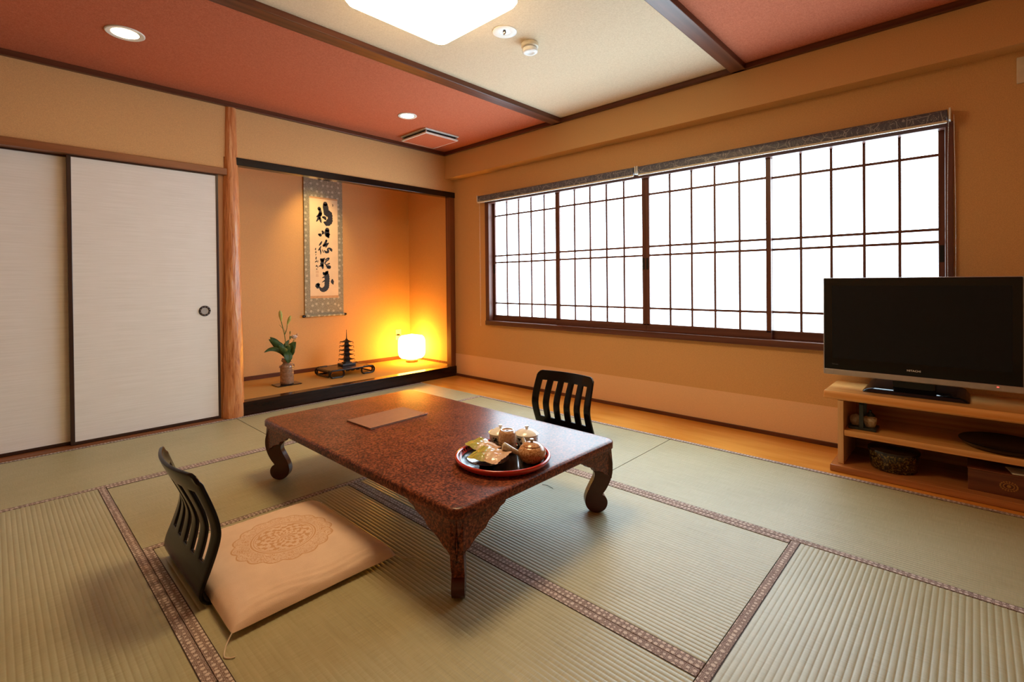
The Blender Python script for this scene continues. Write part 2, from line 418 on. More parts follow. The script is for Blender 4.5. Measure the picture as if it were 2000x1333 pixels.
# ------------------------------------------------------------------ shoji window
win = tag(thing('window_1', 'wide brown-framed window of four backlit shoji sashes', 'window', (0, 0, 0)), kind='structure')
put('frame_head', MB().bbox(3.395, 3.53, wy0, wy1, 1.776, wz1+0.002, 0.003), 'frame', win)
put('frame_sill', MB().bbox(3.388, 3.53, wy0, wy1, wz0-0.002, 0.612, 0.003), 'frame', win)
for a, b in ((wy0, 0.108), (3.508, wy1)):
    put('frame_jamb', MB().bbox(3.396, 3.53, a, b, 0.60, 1.785, 0.003), 'frame_z', win)
put('outer_glazing', MB().box(3.54, 3.55, wy0, wy1, wz0, wz1), 'white_plastic', win)
rows = [0.668, 0.786, 1.188, 1.255, 1.651, 1.776]
pane_cache = {}
def sash(y0, y1, sl, sr, x, pulls):
    """y0<y1 outer edges, sl/sr glass limits"""
    s = put('sash', MB().bbox(x-0.014, x+0.014, y0, y1, 0.612, rows[0], 0.003), 'frame', win)
    put('stile', MB().bbox(x-0.014, x+0.014, y0, sl, 0.655, 1.785, 0.002), 'frame_z', s)
    put('stile', MB().bbox(x-0.014, x+0.014, sr, y1, 0.655, 1.785, 0.002), 'frame_z', s)
    cols = [sl+(sr-sl)*k/5 for k in range(6)]
    for yv in cols[1:-1]:
        put('muntin', MB().box(x-0.010, x+0.002, yv-0.0070, yv+0.0070, rows[0]-0.005, 1.785), 'frame_z', s)
    for zv in rows[1:-1]:
        put('muntin', MB().box(x-0.0095, x+0.002, sl-0.005, sr+0.005, zv-0.0075, zv+0.0075), 'frame', s)
    for j in range(5):
        for i in range(5):
            ky = (round(cols[1]-cols[0], 4), j)
            if ky not in pane_cache:
                hw = (cols[1]-cols[0])/2; hh = (rows[j+1]-rows[j])/2
                pane_cache[ky] = MB().box(-0.001, 0.001, -hw, hw, -hh, hh).mesh('pane'); pane_cache[ky].materials.append(M['pane'])
            put('pane', pane_cache[ky], None, s, (x+0.004, (cols[i]+cols[i+1])/2, (rows[j]+rows[j+1])/2))
    for py in pulls:
        put('finger_pull', MB().bbox(x-0.0155, x-0.012, py-0.009, py+0.009, 1.08, 1.17, 0.001), 'matte_black', s)
sash(2.655, 3.508, 2.69, 3.478, 3.470, [3.492])
sash(1.820, 2.690, 1.850, 2.645, 3.438, [1.836])
sash(0.945, 1.820, 0.975, 1.790, 3.438, [1.806])
sash(0.108, 0.980, 0.137, 0.945, 3.470, [0.123])

# ------------------------------------------------------------------ tatami
PITCH_R = 0.0158
def tatami(x0, x1, y0, y1, along, label, heri=(1, 1), name='tatami_mat'):
    L, Wd = ((x1-x0), (y1-y0)) if along == 'x' else ((y1-y0), (x1-x0))
    t = thing(name, label, 'tatami mat', ((x0+x1)/2, (y0+y1)/2, -0.055), 0 if along == 'x' else PI/2, 'tatami mats covering the floor')
    hl, hw = L/2-0.0022, Wd/2-0.0008
    b = 0.0285
    n = round(2*hw/PITCH_R); vs = []; prof = []
    for k in range(n):
        for q in (0.0, 0.10, 0.28, 0.5, 0.72, 0.90):
            yy = -hw+(k+q)*2*hw/n
            s = math.sin(PI*q)
            prof.append((yy, 0.0545-0.0012*(1-s**0.55)))
    prof.append((hw, 0.0528))
    mb = MB(); m_ = len(prof)
    vs = [(-hl, y, z) for y, z in prof]+[(hl, y, z) for y, z in prof]
    mb.add(vs, [(i, i+m_, i+m_+1, i+1) for i in range(m_-1)])
    mb.add([(-hl, -hw, 0), (hl, -hw, 0), (hl, hw, 0), (-hl, hw, 0), (-hl, -hw, .0528), (hl, -hw, .0528), (hl, hw, .0528), (-hl, hw, .0528)],
           [(0, 1, 2, 3), (0, 1, 5, 4), (1, 2, 6, 5), (2, 3, 7, 6), (3, 0, 4, 7)])
    put('rush_cover', mb, 'rush', t, smooth=75)
    for s, on in zip((-1, 1), heri):
        if not on: continue
        a, c = sorted((s*(hw-b), s*hw))
        e = put('cloth_border', MB().bbox(-hl-0.0003, hl+0.0003, a, c, 0.03, 0.0556, 0.0012), 'heri', t)
        i0, i1 = sorted((s*(hw-b)-s*0.0018, s*(hw-b)+s*0.0008))
        put('seam_shadow', MB().box(-hl, hl, i0, i1, 0.05, 0.0553), 'heri_shadow', e)  # thin strip paints the seam's shadow beside the border
XG = (0.381, 1.235, 2.089, 2.943); YG = (-0.36, 0.51, 1.39, 2.265, 3.135, 4.022)
tatami(-0.473, 1.245, YG[4], YG[5], 'x', 'tatami mat lying along the foot of the white sliding doors')
tatami(1.245, XG[3], YG[4], YG[5], 'x', 'tatami mat lying along the dark alcove sill')
tatami(XG[2], XG[3], YG[2], YG[4], 'y', 'tatami mat carrying the far floor chair, beside the orange floorboard')
tatami(XG[2], XG[3], YG[0], YG[2], 'y', 'tatami mat in front of the television stand')
tatami(XG[0], XG[2], YG[3], YG[4], 'x', 'tatami mat under the far end of the low table')
tatami(XG[1], XG[2], YG[1], YG[3], 'y', 'tatami mat under the near right leg of the low table')
tatami(XG[0], XG[1], YG[1], YG[3], 'y', 'tatami mat under the cushion and near floor chair')
tatami(-0.473, XG[0], YG[2], YG[4], 'y', 'tatami mat at the left, behind the near floor chair')
tatami(XG[0], XG[2], YG[0], YG[1], 'x', 'nearest tatami mat in the right foreground, ribs running away')
tatami(-0.473, XG[0], YG[0], YG[2], 'y', 'tatami mat in the bottom left corner below the viewer')

# ================================================================== low table
TX, TY, TW, TL, TZ = 1.404, 1.898, 0.912, 1.530, 0.31
tb = thing('low_table', 'low mottled red lacquer table with curved legs', 'table', (TX, TY, 0))
hx, hy = TW/2, TL/2
top = MB(); R_ = 0.045
rings = []
for ins, z in ((0.006, 0.272), (0.0, 0.277), (0.0, 0.302), (0.002, 0.306), (0.007, 0.309), (0.013, 0.31)):
    rings.append([(x, y, z) for x, y in rrect(-hx+ins, hx-ins, -hy+ins, hy-ins, R_-ins*0.5, 8)])
n = len(rings[0]); vs = [p for r in rings for p in r]
fs = [tuple(range(n)), tuple(range((len(rings)-1)*n, len(rings)*n))]
for k in range(len(rings)-1):
    fs += [(k*n+i, k*n+(i+1) % n, (k+1)*n+(i+1) % n, (k+1)*n+i) for i in range(n)]
top.add(vs, fs)
put('tabletop', top, 'lacquer', tb, smooth=35)
leg_prof = [(-0.030, 0.274), (-0.012, 0.23), (-0.006, 0.20), (-0.008, 0.165), (-0.020, 0.128), (-0.036, 0.098), (-0.050, 0.078),
            (-0.040, 0.070), (-0.030, 0.052), (-0.031, 0.030), (-0.044, 0.010), (-0.070, 0.0), (-0.096, 0.004), (-0.118, 0.022), (-0.126, 0.050),
            (-0.119, 0.082), (-0.102, 0.118), (-0.086, 0.150), (-0.086, 0.175), (-0.105, 0.20), (-0.125, 0.274)]
LP = [(p.x, p.y) for p in spline([Vector((u, z, 0)) for u, z in leg_prof], 4)]
# bracket outline: distance from the corner along the edge, height
br_prof = [(0.0, 0.274), (0.0, 0.140), (0.020, 0.146), (0.042, 0.166), (0.060, 0.172), (0.085, 0.188), (0.12, 0.200), (0.145, 0.206), (0.165, 0.224), (0.205, 0.236), (0.225, 0.250), (0.25, 0.257), (0.262, 0.274)]
for sx in (-1, 1):
    for sy in (-1, 1):
        cx, cy = sx*(hx-0.004), sy*(hy-0.004); q = 1/math.sqrt(2)
        def lf(u, z, d): return (cx+sx*(u-0.012)*q+d*sy*q*-1, cy+sy*(u-0.012)*q+d*sx*q, z)
        g = put('leg', MB().prism(LP, lf, -0.021, 0.021), 'leg_lacquer', tb, smooth=50)
        g.data.materials.append(M['lacquer'])       # the outer edge carries the same mottled finish as the top
        for p in g.data.polygons:
            if p.normal.x*sx*q+p.normal.y*sy*q > 0.45 and p.center.z > 0.072: p.material_index = 1
        bw = g.modifiers.new('b', 'BEVEL'); bw.width = 0.003; bw.segments = 2; bw.limit_method = 'ANGLE'
        bx_, by_ = sx*(hx-0.018), sy*(hy-0.018)
        for ax in (0, 1):
            k = 0.85 if ax == 0 else 1.0
            # knee bulge: outward bow at mid height near the corner
            def bf(u, z, d, ax=ax, bx_=bx_, by_=by_, sx=sx, sy=sy, k=k):
                bow = 0.008*math.exp(-((z-0.2)/0.05)**2)*max(0, 1-u/0.15)
                u = u*k
                if ax == 0: return (bx_-sx*u, by_-sy*(d-bow), z)
                return (bx_-sx*(d-bow), by_-sy*u, z)
            pts = [(p.x, p.y) for p in spline([Vector((u, z, 0)) for u, z in br_prof[1:]], 3)]
            pts = [(0.0, 0.274), (0.0, 0.235), (0.0, 0.2), (0.0, 0.16)]+pts
            put('corner_bracket', MB().prism(pts, bf, 0.0, 0.018), 'lacquer', tb, smooth=40)

# menu folder
mn = thing('menu_folder', 'flat brown folder lying on the low table', 'folder', (1.378, 2.172, 0.31), 0.03)
put('cover', MB().bbox(-0.168, 0.168, -0.106, 0.106, 0.0005, 0.004, 0.001).bbox(-0.168, 0.168, -0.106, 0.106, 0.0052, 0.0085, 0.001), plain('brown_leatherette', (0.25, 0.115, 0.065), 0.45, bmp=0.3, bscale=600), mn)
put('inner_pages', MB().box(-0.164, 0.166, -0.102, 0.103, 0.004, 0.0052), 'dark_lacquer', mn)
put('metal_corner', MB().bbox(0.118, 0.170, -0.1075, -0.1005, 0.0042, 0.0095, 0.001), 'chrome', mn)

# ------------------------------------------------------------------ tea things
TR = (1.345, 1.322, 0.31)
tr = thing('serving_tray', 'round black serving tray with red rim on the table', 'tray', TR)
put('tray_base', MB().lathe([(0.0, 0.002), (0.150, 0.002), (0.160, 0.004), (0.1730, 0.0235), (0.1715, 0.0245), (0.163, 0.0105), (0.155, 0.0066), (0.0, 0.0065)], seg=64), plain('black_tray_lacquer', (0.012, 0.008, 0.007), 0.12, spec=0.6), tr, smooth=40)
put('rim', MB().lathe([(0.150, 0.0008), (0.165, 0.001), (0.1800, 0.0130), (0.1840, 0.0215), (0.1835, 0.0255), (0.1810, 0.0282), (0.1765, 0.0285), (0.1725, 0.0262), (0.1710, 0.0235), (0.158, 0.003)], seg=72), plain('red_tray_lacquer', (0.42, 0.022, 0.010), 0.15, spec=0.6), tr, smooth=60)
ZT = 0.3166
ceram = plain('white_glazed_porcelain', (0.80, 0.77, 0.70), 0.15, spec=0.6)
def print_mat():
    m, t, b = mat('blue_and_white_porcelain')
    v = coords(t)
    f = noise(t, v, 55, 3, 0.6, 0.5)
    c = t.nodes.new('ShaderNodeTexCoord'); sep = t.nodes.new('ShaderNodeSeparateXYZ'); t.links.new(c.outputs['Object'], sep.inputs[0])
    band = mth(t, 'MULTIPLY', mth(t, 'GREATER_THAN', sep.outputs['Z'], 0.008), mth(t, 'LESS_THAN', sep.outputs['Z'], 0.044))
    ink = mth(t, 'MULTIPLY', mth(t, 'GREATER_THAN', f, 0.53), band)
    t.links.new(mixc(t, ink, (0.80, 0.77, 0.70), (0.03, 0.045, 0.06)), b.inputs['Base Color'])
    b.inputs['Roughness'].default_value = 0.15
    return m
bw_mat = print_mat()
def lidded(loc, label, r=0.046, h=0.052):
    t = thing('lidded_cup', label, 'cup', loc, random.random()*6, 'lidded porcelain cups')
    put('bowl', MB().lathe([(0.0, 0.002), (0.026, 0.001), (0.028, 0.0), (0.030, 0.004), (r-0.006, 0.010), (r-0.001, 0.022), (r, h), (r-0.003, h), (r-0.005, 0.02), (0.0, 0.008)], seg=40), bw_mat, t, smooth=50)
    l = put('lid', MB().lathe([(r+0.003, h+0.001), (r+0.0035, h+0.003), (r-0.004, h+0.010), (0.022, h+0.019), (0.0, h+0.021)], seg=40), ceram, t, smooth=50)
    put('knob', MB().lathe([(0.006, h+0.018), (0.005, h+0.026), (0.0085, h+0.031), (0.0075, h+0.034), (0.0, h+0.034)], seg=20), ceram, l, smooth=50)
    put('brush_mark', MB().lathe([(0.0, 0.0), (0.006, 0.0004), (0.007, 0.0)], (0.027, 0.004, h+0.0165), 12), plain('ink_blue_glaze', (0.04, 0.06, 0.12), 0.2), l)
    return t
lidded((1.452, 1.440, ZT), 'white lidded cup with dark ink flowers, beside the stacked teacups')
lidded((1.514, 1.348, ZT), 'white lidded cup behind the teapot')
def speckle(name, a, bcol, sc=240):
    m, t, b = mat(name)
    f = noise(t, coords(t), sc, 3, 0.7)
    t.links.new(ramp(t, f, [(0.40, a), (0.60, bcol)]), b.inputs['Base Color'])
    b.inputs['Roughness'].default_value = 0.18; b.inputs['Specular IOR Level'].default_value = 0.6
    return m
cupm = speckle('pinkish_stoneware', (0.42, 0.22, 0.11), (0.58, 0.38, 0.22), 120)
cup_prof = [(0.0, 0.003), (0.026, 0.001), (0.030, 0.003), (0.0345, 0.012), (0.0365, 0.0435), (0.0345, 0.044), (0.032, 0.014), (0.0, 0.008)]
for k, lb in ((0, 'lower of two stacked stoneware teacups on the tray'), (1, 'upper, upturned stoneware teacup stacked on another')):
    t = thing('teacup', lb, 'cup', (1.412, 1.362, ZT+k*0.0445), 0, 'stacked teacups')
    prof = cup_prof if k == 0 else [(r, 0.0450-z) for r, z in cup_prof]
    put('body', MB().lathe(prof, seg=40), cupm, t, smooth=50)
    if k: put('foot_ring', MB().lathe([(0.024, 0.0425), (0.026, 0.046), (0.022, 0.046), (0.021, 0.0425)], seg=32), cupm, t, smooth=50)
    else: put('foot_ring', MB().lathe([(0.024, 0.002), (0.025, 0.0), (0.021, 0.0), (0.021, 0.003)], seg=32), cupm, t, smooth=50)
# teapot
tp = thing('teapot', 'brown speckled side-handled teapot on the tray', 'teapot', (1.400, 1.222, ZT), 0)
tp.scale = (0.88, 0.88, 0.88)
potm = speckle('speckled_amber_glaze', (0.30, 0.11, 0.035), (0.66, 0.38, 0.19), 150)
put('body', MB().lathe([(0.0, 0.002), (0.036, 0.0), (0.040, 0.003), (0.052, 0.014), (0.0605, 0.032), (0.060, 0.048), (0.050, 0.064), (0.038, 0.071), (0.034, 0.0705), (0.0, 0.070)], seg=56), potm, tp, smooth=50)
l = put('lid', MB().lathe([(0.040, 0.070), (0.041, 0.0725), (0.034, 0.078), (0.018, 0.0835), (0.0, 0.085)], seg=40), potm, tp, smooth=50)
put('knob', MB().lathe([(0.007, 0.083), (0.0055, 0.089), (0.010, 0.094), (0.0085, 0.0975), (0.0, 0.098)], seg=20), speckle('grey_glaze', (0.33, 0.28, 0.22), (0.5, 0.45, 0.38)), l, smooth=50)
hd = Vector((-0.76, 0.65, 0.0)).normalized()   # handle points to the sitter at the left
greym = speckle('pale_ash_glaze', (0.42, 0.36, 0.26), (0.60, 0.54, 0.43), 90)
hp = [Vector((0, 0, 0.036))+hd*0.050, Vector((0, 0, 0.043))+hd*0.066, Vector((0, 0, 0.053))+hd*0.085, Vector((0, 0, 0.063))+hd*0.104, Vector((0, 0, 0.072))+hd*0.122, Vector((0, 0, 0.0735))+hd*0.126]
put('handle', MB().tube(hp, [0.0115, 0.0105, 0.012, 0.0145, 0.0165, 0.0135], 24), greym, tp, smooth=50)
sp = Vector((0.35, 0.94, 0)).normalized()
spp = [Vector((0, 0, 0.045))+sp*0.05, Vector((0, 0, 0.055))+sp*0.066, Vector((0, 0, 0.070))+sp*0.077, Vector((0, 0, 0.078))+sp*0.084]
put('spout', MB().tube(spp, [0.016, 0.011, 0.008, 0.0065], 20), greym, tp, smooth=50)
# sweets plate and packets
pl_ = thing('sweets_plate', 'small dark lacquer plate under the wrapped sweets', 'plate', (1.278, 1.338, ZT))
put('dish', MB().lathe([(0.0, 0.006), (0.030, 0.005), (0.060, 0.010), (0.078, 0.017), (0.080, 0.0195), (0.077, 0.0195), (0.058, 0.0135), (0.0, 0.010)], seg=56), plain('aubergine_lacquer', (0.020, 0.006, 0.014), 0.1, spec=0.7), pl_, smooth=50)
put('foot', MB().lathe([(0.028, 0.006), (0.030, 0.0), (0.026, 0.0), (0.025, 0.006)], seg=40), 'dark_lacquer', pl_, smooth=40)
def packet_mat():
    m, t, b = mat('printed_sweet_wrapper')
    v = coords(t)
    c = t.nodes.new('ShaderNodeTexCoord'); sep = t.nodes.new('ShaderNodeSeparateXYZ'); t.links.new(c.outputs['Object'], sep.inputs[0])
    f = noise(t, v, 40, 3, 0.6, 0.6)
    g = mth(t, 'ADD', mth(t, 'MULTIPLY', mth(t, 'ADD', sep.outputs['X'], mth(t, 'MULTIPLY', sep.outputs['Y'], 0.5)), 6.5), mth(t, 'MULTIPLY', f, 0.8))
    col = ramp(t, g, [(0.25, (0.66, 0.44, 0.29)), (0.45, (0.62, 0.52, 0.36)), (0.58, (0.36, 0.38, 0.11)), (0.80, (0.42, 0.36, 0.06))])
    rd = mth(t, 'GREATER_THAN', noise(t, v, 70, 2), 0.66)
    t.links.new(mixc(t, mth(t, 'MULTIPLY', rd, 0.6), col, (0.50, 0.10, 0.05)), b.inputs['Base Color'])
    b.inputs['Roughness'].default_value = 0.14; b.inputs['Specular IOR Level'].default_value = 0.8
    bump(t, b, noise(t, v, 35, 3), 0.6, 0.006)
    return m
pkm = packet_mat()
def packet(loc, rot, label, L=0.13, Wd=0.10):
    t = thing('sweet_packet', label, 'packet', loc, 0, 'wrapped sweets')
    t.rotation_euler = rot
    def fn(s):
        def g(u, v):
            x, y = (u-0.5)*L, (v-0.5)*Wd
            e = (1-abs(2*u-1)**3.0)*(1-abs(2*v-1)**2.5)
            wr = 0.0012*math.sin(31*u+9*v)+0.0010*math.sin(23*v-13*u)
            return (x, y+0.002*math.sin(14*u), s*(0.008*e)+wr*(0.5+e))
        return g
    put('wrapper', MB().grid(20, 16, fn(1)).grid(20, 16, fn(-1)), pkm, t, smooth=50)
    for s in (-1, 1):
        mb = MB()
        n_ = 12; xo = s*(L/2-0.001)
        bot = [(xo, -Wd/2+Wd*k/n_, 0.0012*math.sin(k)) for k in range(n_+1)]
        tip = [(xo+s*(0.010 if k % 2 == 0 else 0.013), -Wd/2+Wd*k/n_, 0.0012*math.sin(k)) for k in range(n_+1)]
        mb.add(bot+tip, [(k, k+1, n_+2+k, n_+1+k) for k in range(n_)])
        o = put('crimped_seal', mb, pkm, t)
        md = o.modifiers.new('s', 'SOLIDIFY'); md.thickness = 0.0006
packet((1.335, 1.425, ZT+0.032), (-0.12, -0.05, PI/2-0.15), 'wrapped sweet with green corner, the farther of two', 0.118, 0.085)
packet((1.272, 1.322, ZT+0.036), (-0.20, 0.04, PI/2+0.08), 'wrapped sweet with green corner, the nearer of two', 0.124, 0.096)

# ================================================================== floor chairs
def chair_mesh():
    prof = [(0.33, 0.010), (0.10, 0.009), (0.035, 0.010), (0.010, 0.020), (0.000, 0.045), (0.006, 0.075), (0.022, 0.115), (0.040, 0.165), (0.050, 0.205), (0.050, 0.235), (0.042, 0.275), (0.026, 0.325), (0.008, 0.375), (-0.006, 0.416)]
    P = spline([Vector((x, z, 0)) for x, z in prof], 5)
    t_edges = [0.0]
    slots = []
    bar, sl = 0.098, 0.082
    x = 0.0
    tt = [0.0]
    for k in range(5):
        x += bar if k else bar*1.05
        tt.append(x); x += sl; tt.append(x)
    sc = (1-bar*1.05)/x
    tt = [v*sc for v in tt]+[1.0]
    # refine the columns
    cols = []
    kinds = []
    for i in range(len(tt)-1):
        m = 3 if i % 2 == 0 else 2
        for k in range(m):
            cols.append(tt[i]+(tt[i+1]-tt[i])*k/m); kinds.append(i % 2)
    cols.append(1.0)
    Wd = 0.45
    def half(z):
        return (Wd/2)*(1-0.035*max(0, (z-0.25)/0.17)**2-0.03*max(0, 1-abs(z-0.02)/0.06))
    vs = []; fs = []; m = len(P); nc = len(cols)
    for i, p in enumerate(P):
        z = p.y; h = half(z); bul = 0.040*min(1, max(0, (z-0.02)/0.38))
        for c in cols:
            y = (c-0.5)*2
            e = 0.0
            if i >= m-5:   # rounded top corners
                over = max(0, abs(y)-0.86)/0.14
                e = 0.022*over**2*(i-(m-5))/4
            vs.append((p.x-bul*(1-y*y), y*h, z-e))
    z_lo, z_hi = 0.122, 0.352
    for i in range(m-1):
        zc = (P[i].y+P[i+1].y)/2
        back = i > 18
        for j in range(nc-1):
            if kinds[j] == 1 and back and z_lo < zc < z_hi: continue
            fs.append((i*nc+j, (i+1)*nc+j, (i+1)*nc+j+1, i*nc+j+1))
    return MB().add(vs, fs)
cm = chair_mesh().mesh('backrest', 50); cm.materials.append(M['black_ply'])
def floor_chair(loc, rz, label):
    t = thing('floor_chair', label, 'chair', loc, rz, 'legless floor chairs')
    o = put('bent_plywood_shell', cm, None, t)
    md = o.modifiers.new('s', 'SOLIDIFY'); md.thickness = 0.012; md.offset = 0
    bv = o.modifiers.new('b', 'BEVEL'); bv.width = 0.0022; bv.segments = 2; bv.limit_method = 'ANGLE'; bv.angle_limit = 0.9
    for sx, sy in ((0.06, -0.16), (0.06, 0.16), (0.29, -0.16), (0.29, 0.16)):
        put('felt_pad', MB().lathe([(0.014, 0.0), (0.015, 0.001), (0.014, 0.0035)], (sx, sy, 0), 14), 'matte_black', t)
    return t
floor_chair((0.432, 1.945, 0), 0.0, 'black slatted floor chair with the pale cushion on its seat')
floor_chair((2.470, 1.880, 0), PI, 'black slatted floor chair on the window side of the table')

# ------------------------------------------------------------------ cushion
def cushion_mat():
    m, t, b = mat('pale_pink_crepe_with_medallion')
    c = t.nodes.new('ShaderNodeTexCoord'); sep = t.nodes.new('ShaderNodeSeparateXYZ'); t.links.new(c.outputs['Object'], sep.inputs[0])
    x, y = sep.outputs['X'], sep.outputs['Y']
    r = mth(t, 'SQRT', mth(t, 'ADD', mth(t, 'MULTIPLY', x, x), mth(t, 'MULTIPLY', y, y)))
    th = mth(t, 'ARCTAN2', y, x)
    def band(lo, hi): return mth(t, 'MULTIPLY', mth(t, 'GREATER_THAN', r, lo), mth(t, 'LESS_THAN', r, hi))
    ns = noise(t, coords(t), 70, 2, 0.5, 1.4)
    ns2 = noise(t, coords(t), 38, 2, 0.5, 2.2)
    # scrolling foliage: thin contour lines of a distorted noise, lobed outer edge
    lines = mth(t, 'LESS_THAN', mth(t, 'ABSOLUTE', mth(t, 'SUBTRACT', mth(t, 'FRACT', mth(t, 'MULTIPLY', ns2, 7.0)), 0.5)), 0.17)
    lob = mth(t, 'MULTIPLY', mth(t, 'ABSOLUTE', mth(t, 'SINE', mth(t, 'MULTIPLY', th, 8.0))), 0.012)
    edge = mth(t, 'LESS_THAN', r, mth(t, 'ADD', lob, 0.158))
    rim = mth(t, 'MULTIPLY', edge, mth(t, 'GREATER_THAN', r, mth(t, 'ADD', lob, 0.153)))
    outer = mth(t, 'MULTIPLY', mth(t, 'MULTIPLY', lines, edge), mth(t, 'GREATER_THAN', r, 0.112))
    ring = mth(t, 'MAXIMUM', band(0.104, 0.109), band(0.097, 0.0995))
    pet = mth(t, 'GREATER_THAN', mth(t, 'ADD', mth(t, 'MULTIPLY', mth(t, 'SINE', mth(t, 'MULTIPLY', th, 12.0)), mth(t, 'SINE', mth(t, 'MULTIPLY', r, 210.0))), mth(t, 'MULTIPLY', mth(t, 'SUBTRACT', ns, 0.5), 3.6)), 0.08)
    inner = mth(t, 'MULTIPLY', pet, mth(t, 'LESS_THAN', r, 0.094))
    f = mth(t, 'MAXIMUM', mth(t, 'MAXIMUM', outer, rim), mth(t, 'MAXIMUM', ring, inner))
    f = mth(t, 'MULTIPLY', f, 0.75)
    top = mth(t, 'GREATER_THAN', sep.outputs['Z'], 0.035)
    f = mth(t, 'MULTIPLY', f, top)
    base = ramp(t, noise(t, coords(t), 12, 3), [(0.3, (0.76, 0.56, 0.42)), (0.7, (0.83, 0.63, 0.48))])
    t.links.new(mixc(t, f, base, (0.60, 0.29, 0.11)), b.inputs['Base Color'])
    b.inputs['Roughness'].default_value = 0.85; b.inputs['Specular IOR Level'].default_value = 0.2
    b.inputs['Sheen Weight'].default_value = 0.15
    w = nd(t, 'ShaderNodeTexWave', bands_direction='Y'); w.inputs['Scale'].default_value = 26; w.inputs['Distortion'].default_value = 5; w.inputs['Detail'].default_value = 3; w.inputs['Detail Scale'].default_value = 2.0
    t.links.new(coords(t, (0.5, 1, 1)), w.inputs['Vector'])
    bump(t, b, mth(t, 'ADD', mth(t, 'MULTIPLY', w.outputs['Fac'], 0.4), noise(t, coords(t), 500, 2)), 0.22, 0.003)
    return m
CX, CY = 0.722, 1.832
cu = thing('floor_cushion', 'pale pink floor cushion with round woven medallion', 'cushion', (CX, CY, 0.0), 0.0)
CHX, CHY = 0.272, 0.318
def cush(s):
    def g(u, v):
        a, b2 = 2*u-1, 2*v-1
        rc = 1-0.050*(abs(a)*abs(b2))**9*(0.25 if b2 < 0 else 1.0)
        x = a*CHX*(1-0.030*(1-b2*b2)*abs(a)**3)*rc; y = b2*CHY*(1-0.030*(1-a*a)*abs(b2)**3)*rc
        e = max(0.0, (1-abs(a)**7.0))**0.5*max(0.0, (1-abs(b2)**7.0))**0.5
        wr = 0.0042*math.sin(85*b2+2.5*math.sin(5*a+1)+4*a)*max(0, abs(b2)-0.72)/0.28+0.0016*math.sin(55*a+3*math.sin(4*b2))*abs(a)**8
        mid = 0.019-0.004*(1-abs(a*b2))
        dome = 0.016*(1-a*a)*(1-b2*b2)
        if s > 0: return (x, y, mid+0.050*e+dome+wr*e+0.002*math.sin(3*a+2*b2)*e)
        return (x, y, mid-0.002*e)
    return g
put('cover', MB().grid(72, 96, cush(1)).grid(72, 96, cush(-1)), cushion_mat(), cu, smooth=80)
thr = plain('cream_thread', (0.70, 0.60, 0.47), 0.8)
def tassel(pts): 
    put('corner_tassel', MB().tube(spline(pts, 6), 0.0018, 6), thr, cu, smooth=60)
tassel([(-CHX+0.004, -CHY+0.004, 0.022), (-CHX-0.010, -CHY-0.006, 0.010), (-CHX-0.022, -CHY-0.022, 0.0025), (-CHX-0.032, -CHY-0.050, 0.002), (-CHX-0.024, -CHY-0.066, 0.002), (-CHX-0.012, -CHY-0.072, 0.002)])
tassel([(CHX-0.004, -CHY+0.004, 0.022), (CHX+0.010, -CHY-0.004, 0.010), (CHX+0.022, -CHY-0.014, 0.0025), (CHX+0.035, -CHY-0.020, 0.002), (CHX+0.050, -CHY-0.034, 0.002)])
tassel([(CHX-0.004, CHY-0.004, 0.022), (CHX+0.012, CHY+0.006, 0.008), (CHX+0.03, CHY+0.012, 0.002)])
tassel([(-CHX+0.004, CHY-0.004, 0.022), (-CHX-0.004, CHY+0.012, 0.010), (-CHX+0.01, CHY+0.03, 0.002)])

# ================================================================== television stand
ST = thing('television_stand', 'low orange wooden television stand with open shelf', 'stand', (3.20, -0.02, 0))
pine = wood('varnished_pine', (0.54, 0.21, 0.045), (0.74, 0.38, 0.12), 'y', 1.0, rough=0.22, spec=0.5, coat=0.2, bmp=0.02)
pine_z = wood('varnished_pine_upright', (0.50, 0.24, 0.09), (0.66, 0.38, 0.17), 'z', 1.0, rough=0.3, spec=0.5, bmp=0.02)
pine_dk = wood('brown_plinth_pine', (0.30, 0.105, 0.028), (0.44, 0.17, 0.05), 'y', 1.0, rough=0.25, bmp=0.02)
sy0, sy1 = -0.60, 0.602
def tf(u, v, d): return (u, d, v)
nose = [(-0.165, 0.407), (0.205, 0.407), (0.205, 0.362), (-0.150, 0.362), (-0.176, 0.366), (-0.181, 0.374), (-0.172, 0.398)]
o = put('top_board', MB().prism(nose, tf, sy0, sy1), pine, ST)
bv = o.modifiers.new('b', 'BEVEL'); bv.width = 0.003; bv.segments = 2; bv.limit_method = 'ANGLE'
for a, b in ((0.514, 0.540), (-0.54, -0.514)):
    put('side_panel', MB().bbox(-0.175, 0.195, a, b, 0.034, 0.363, 0.002), pine_z, ST)
put('shelf', MB().bbox(-0.170, 0.190, -0.514, 0.514, 0.182, 0.212, 0.002), pine, ST)
put('back_panel', MB().box(0.190, 0.198, -0.53, 0.53, 0.034, 0.363), pine_dk, ST)
put('plinth', MB().bbox(-0.215, 0.205, -0.57, 0.568, 0.0, 0.034, 0.003), pine_dk, ST)

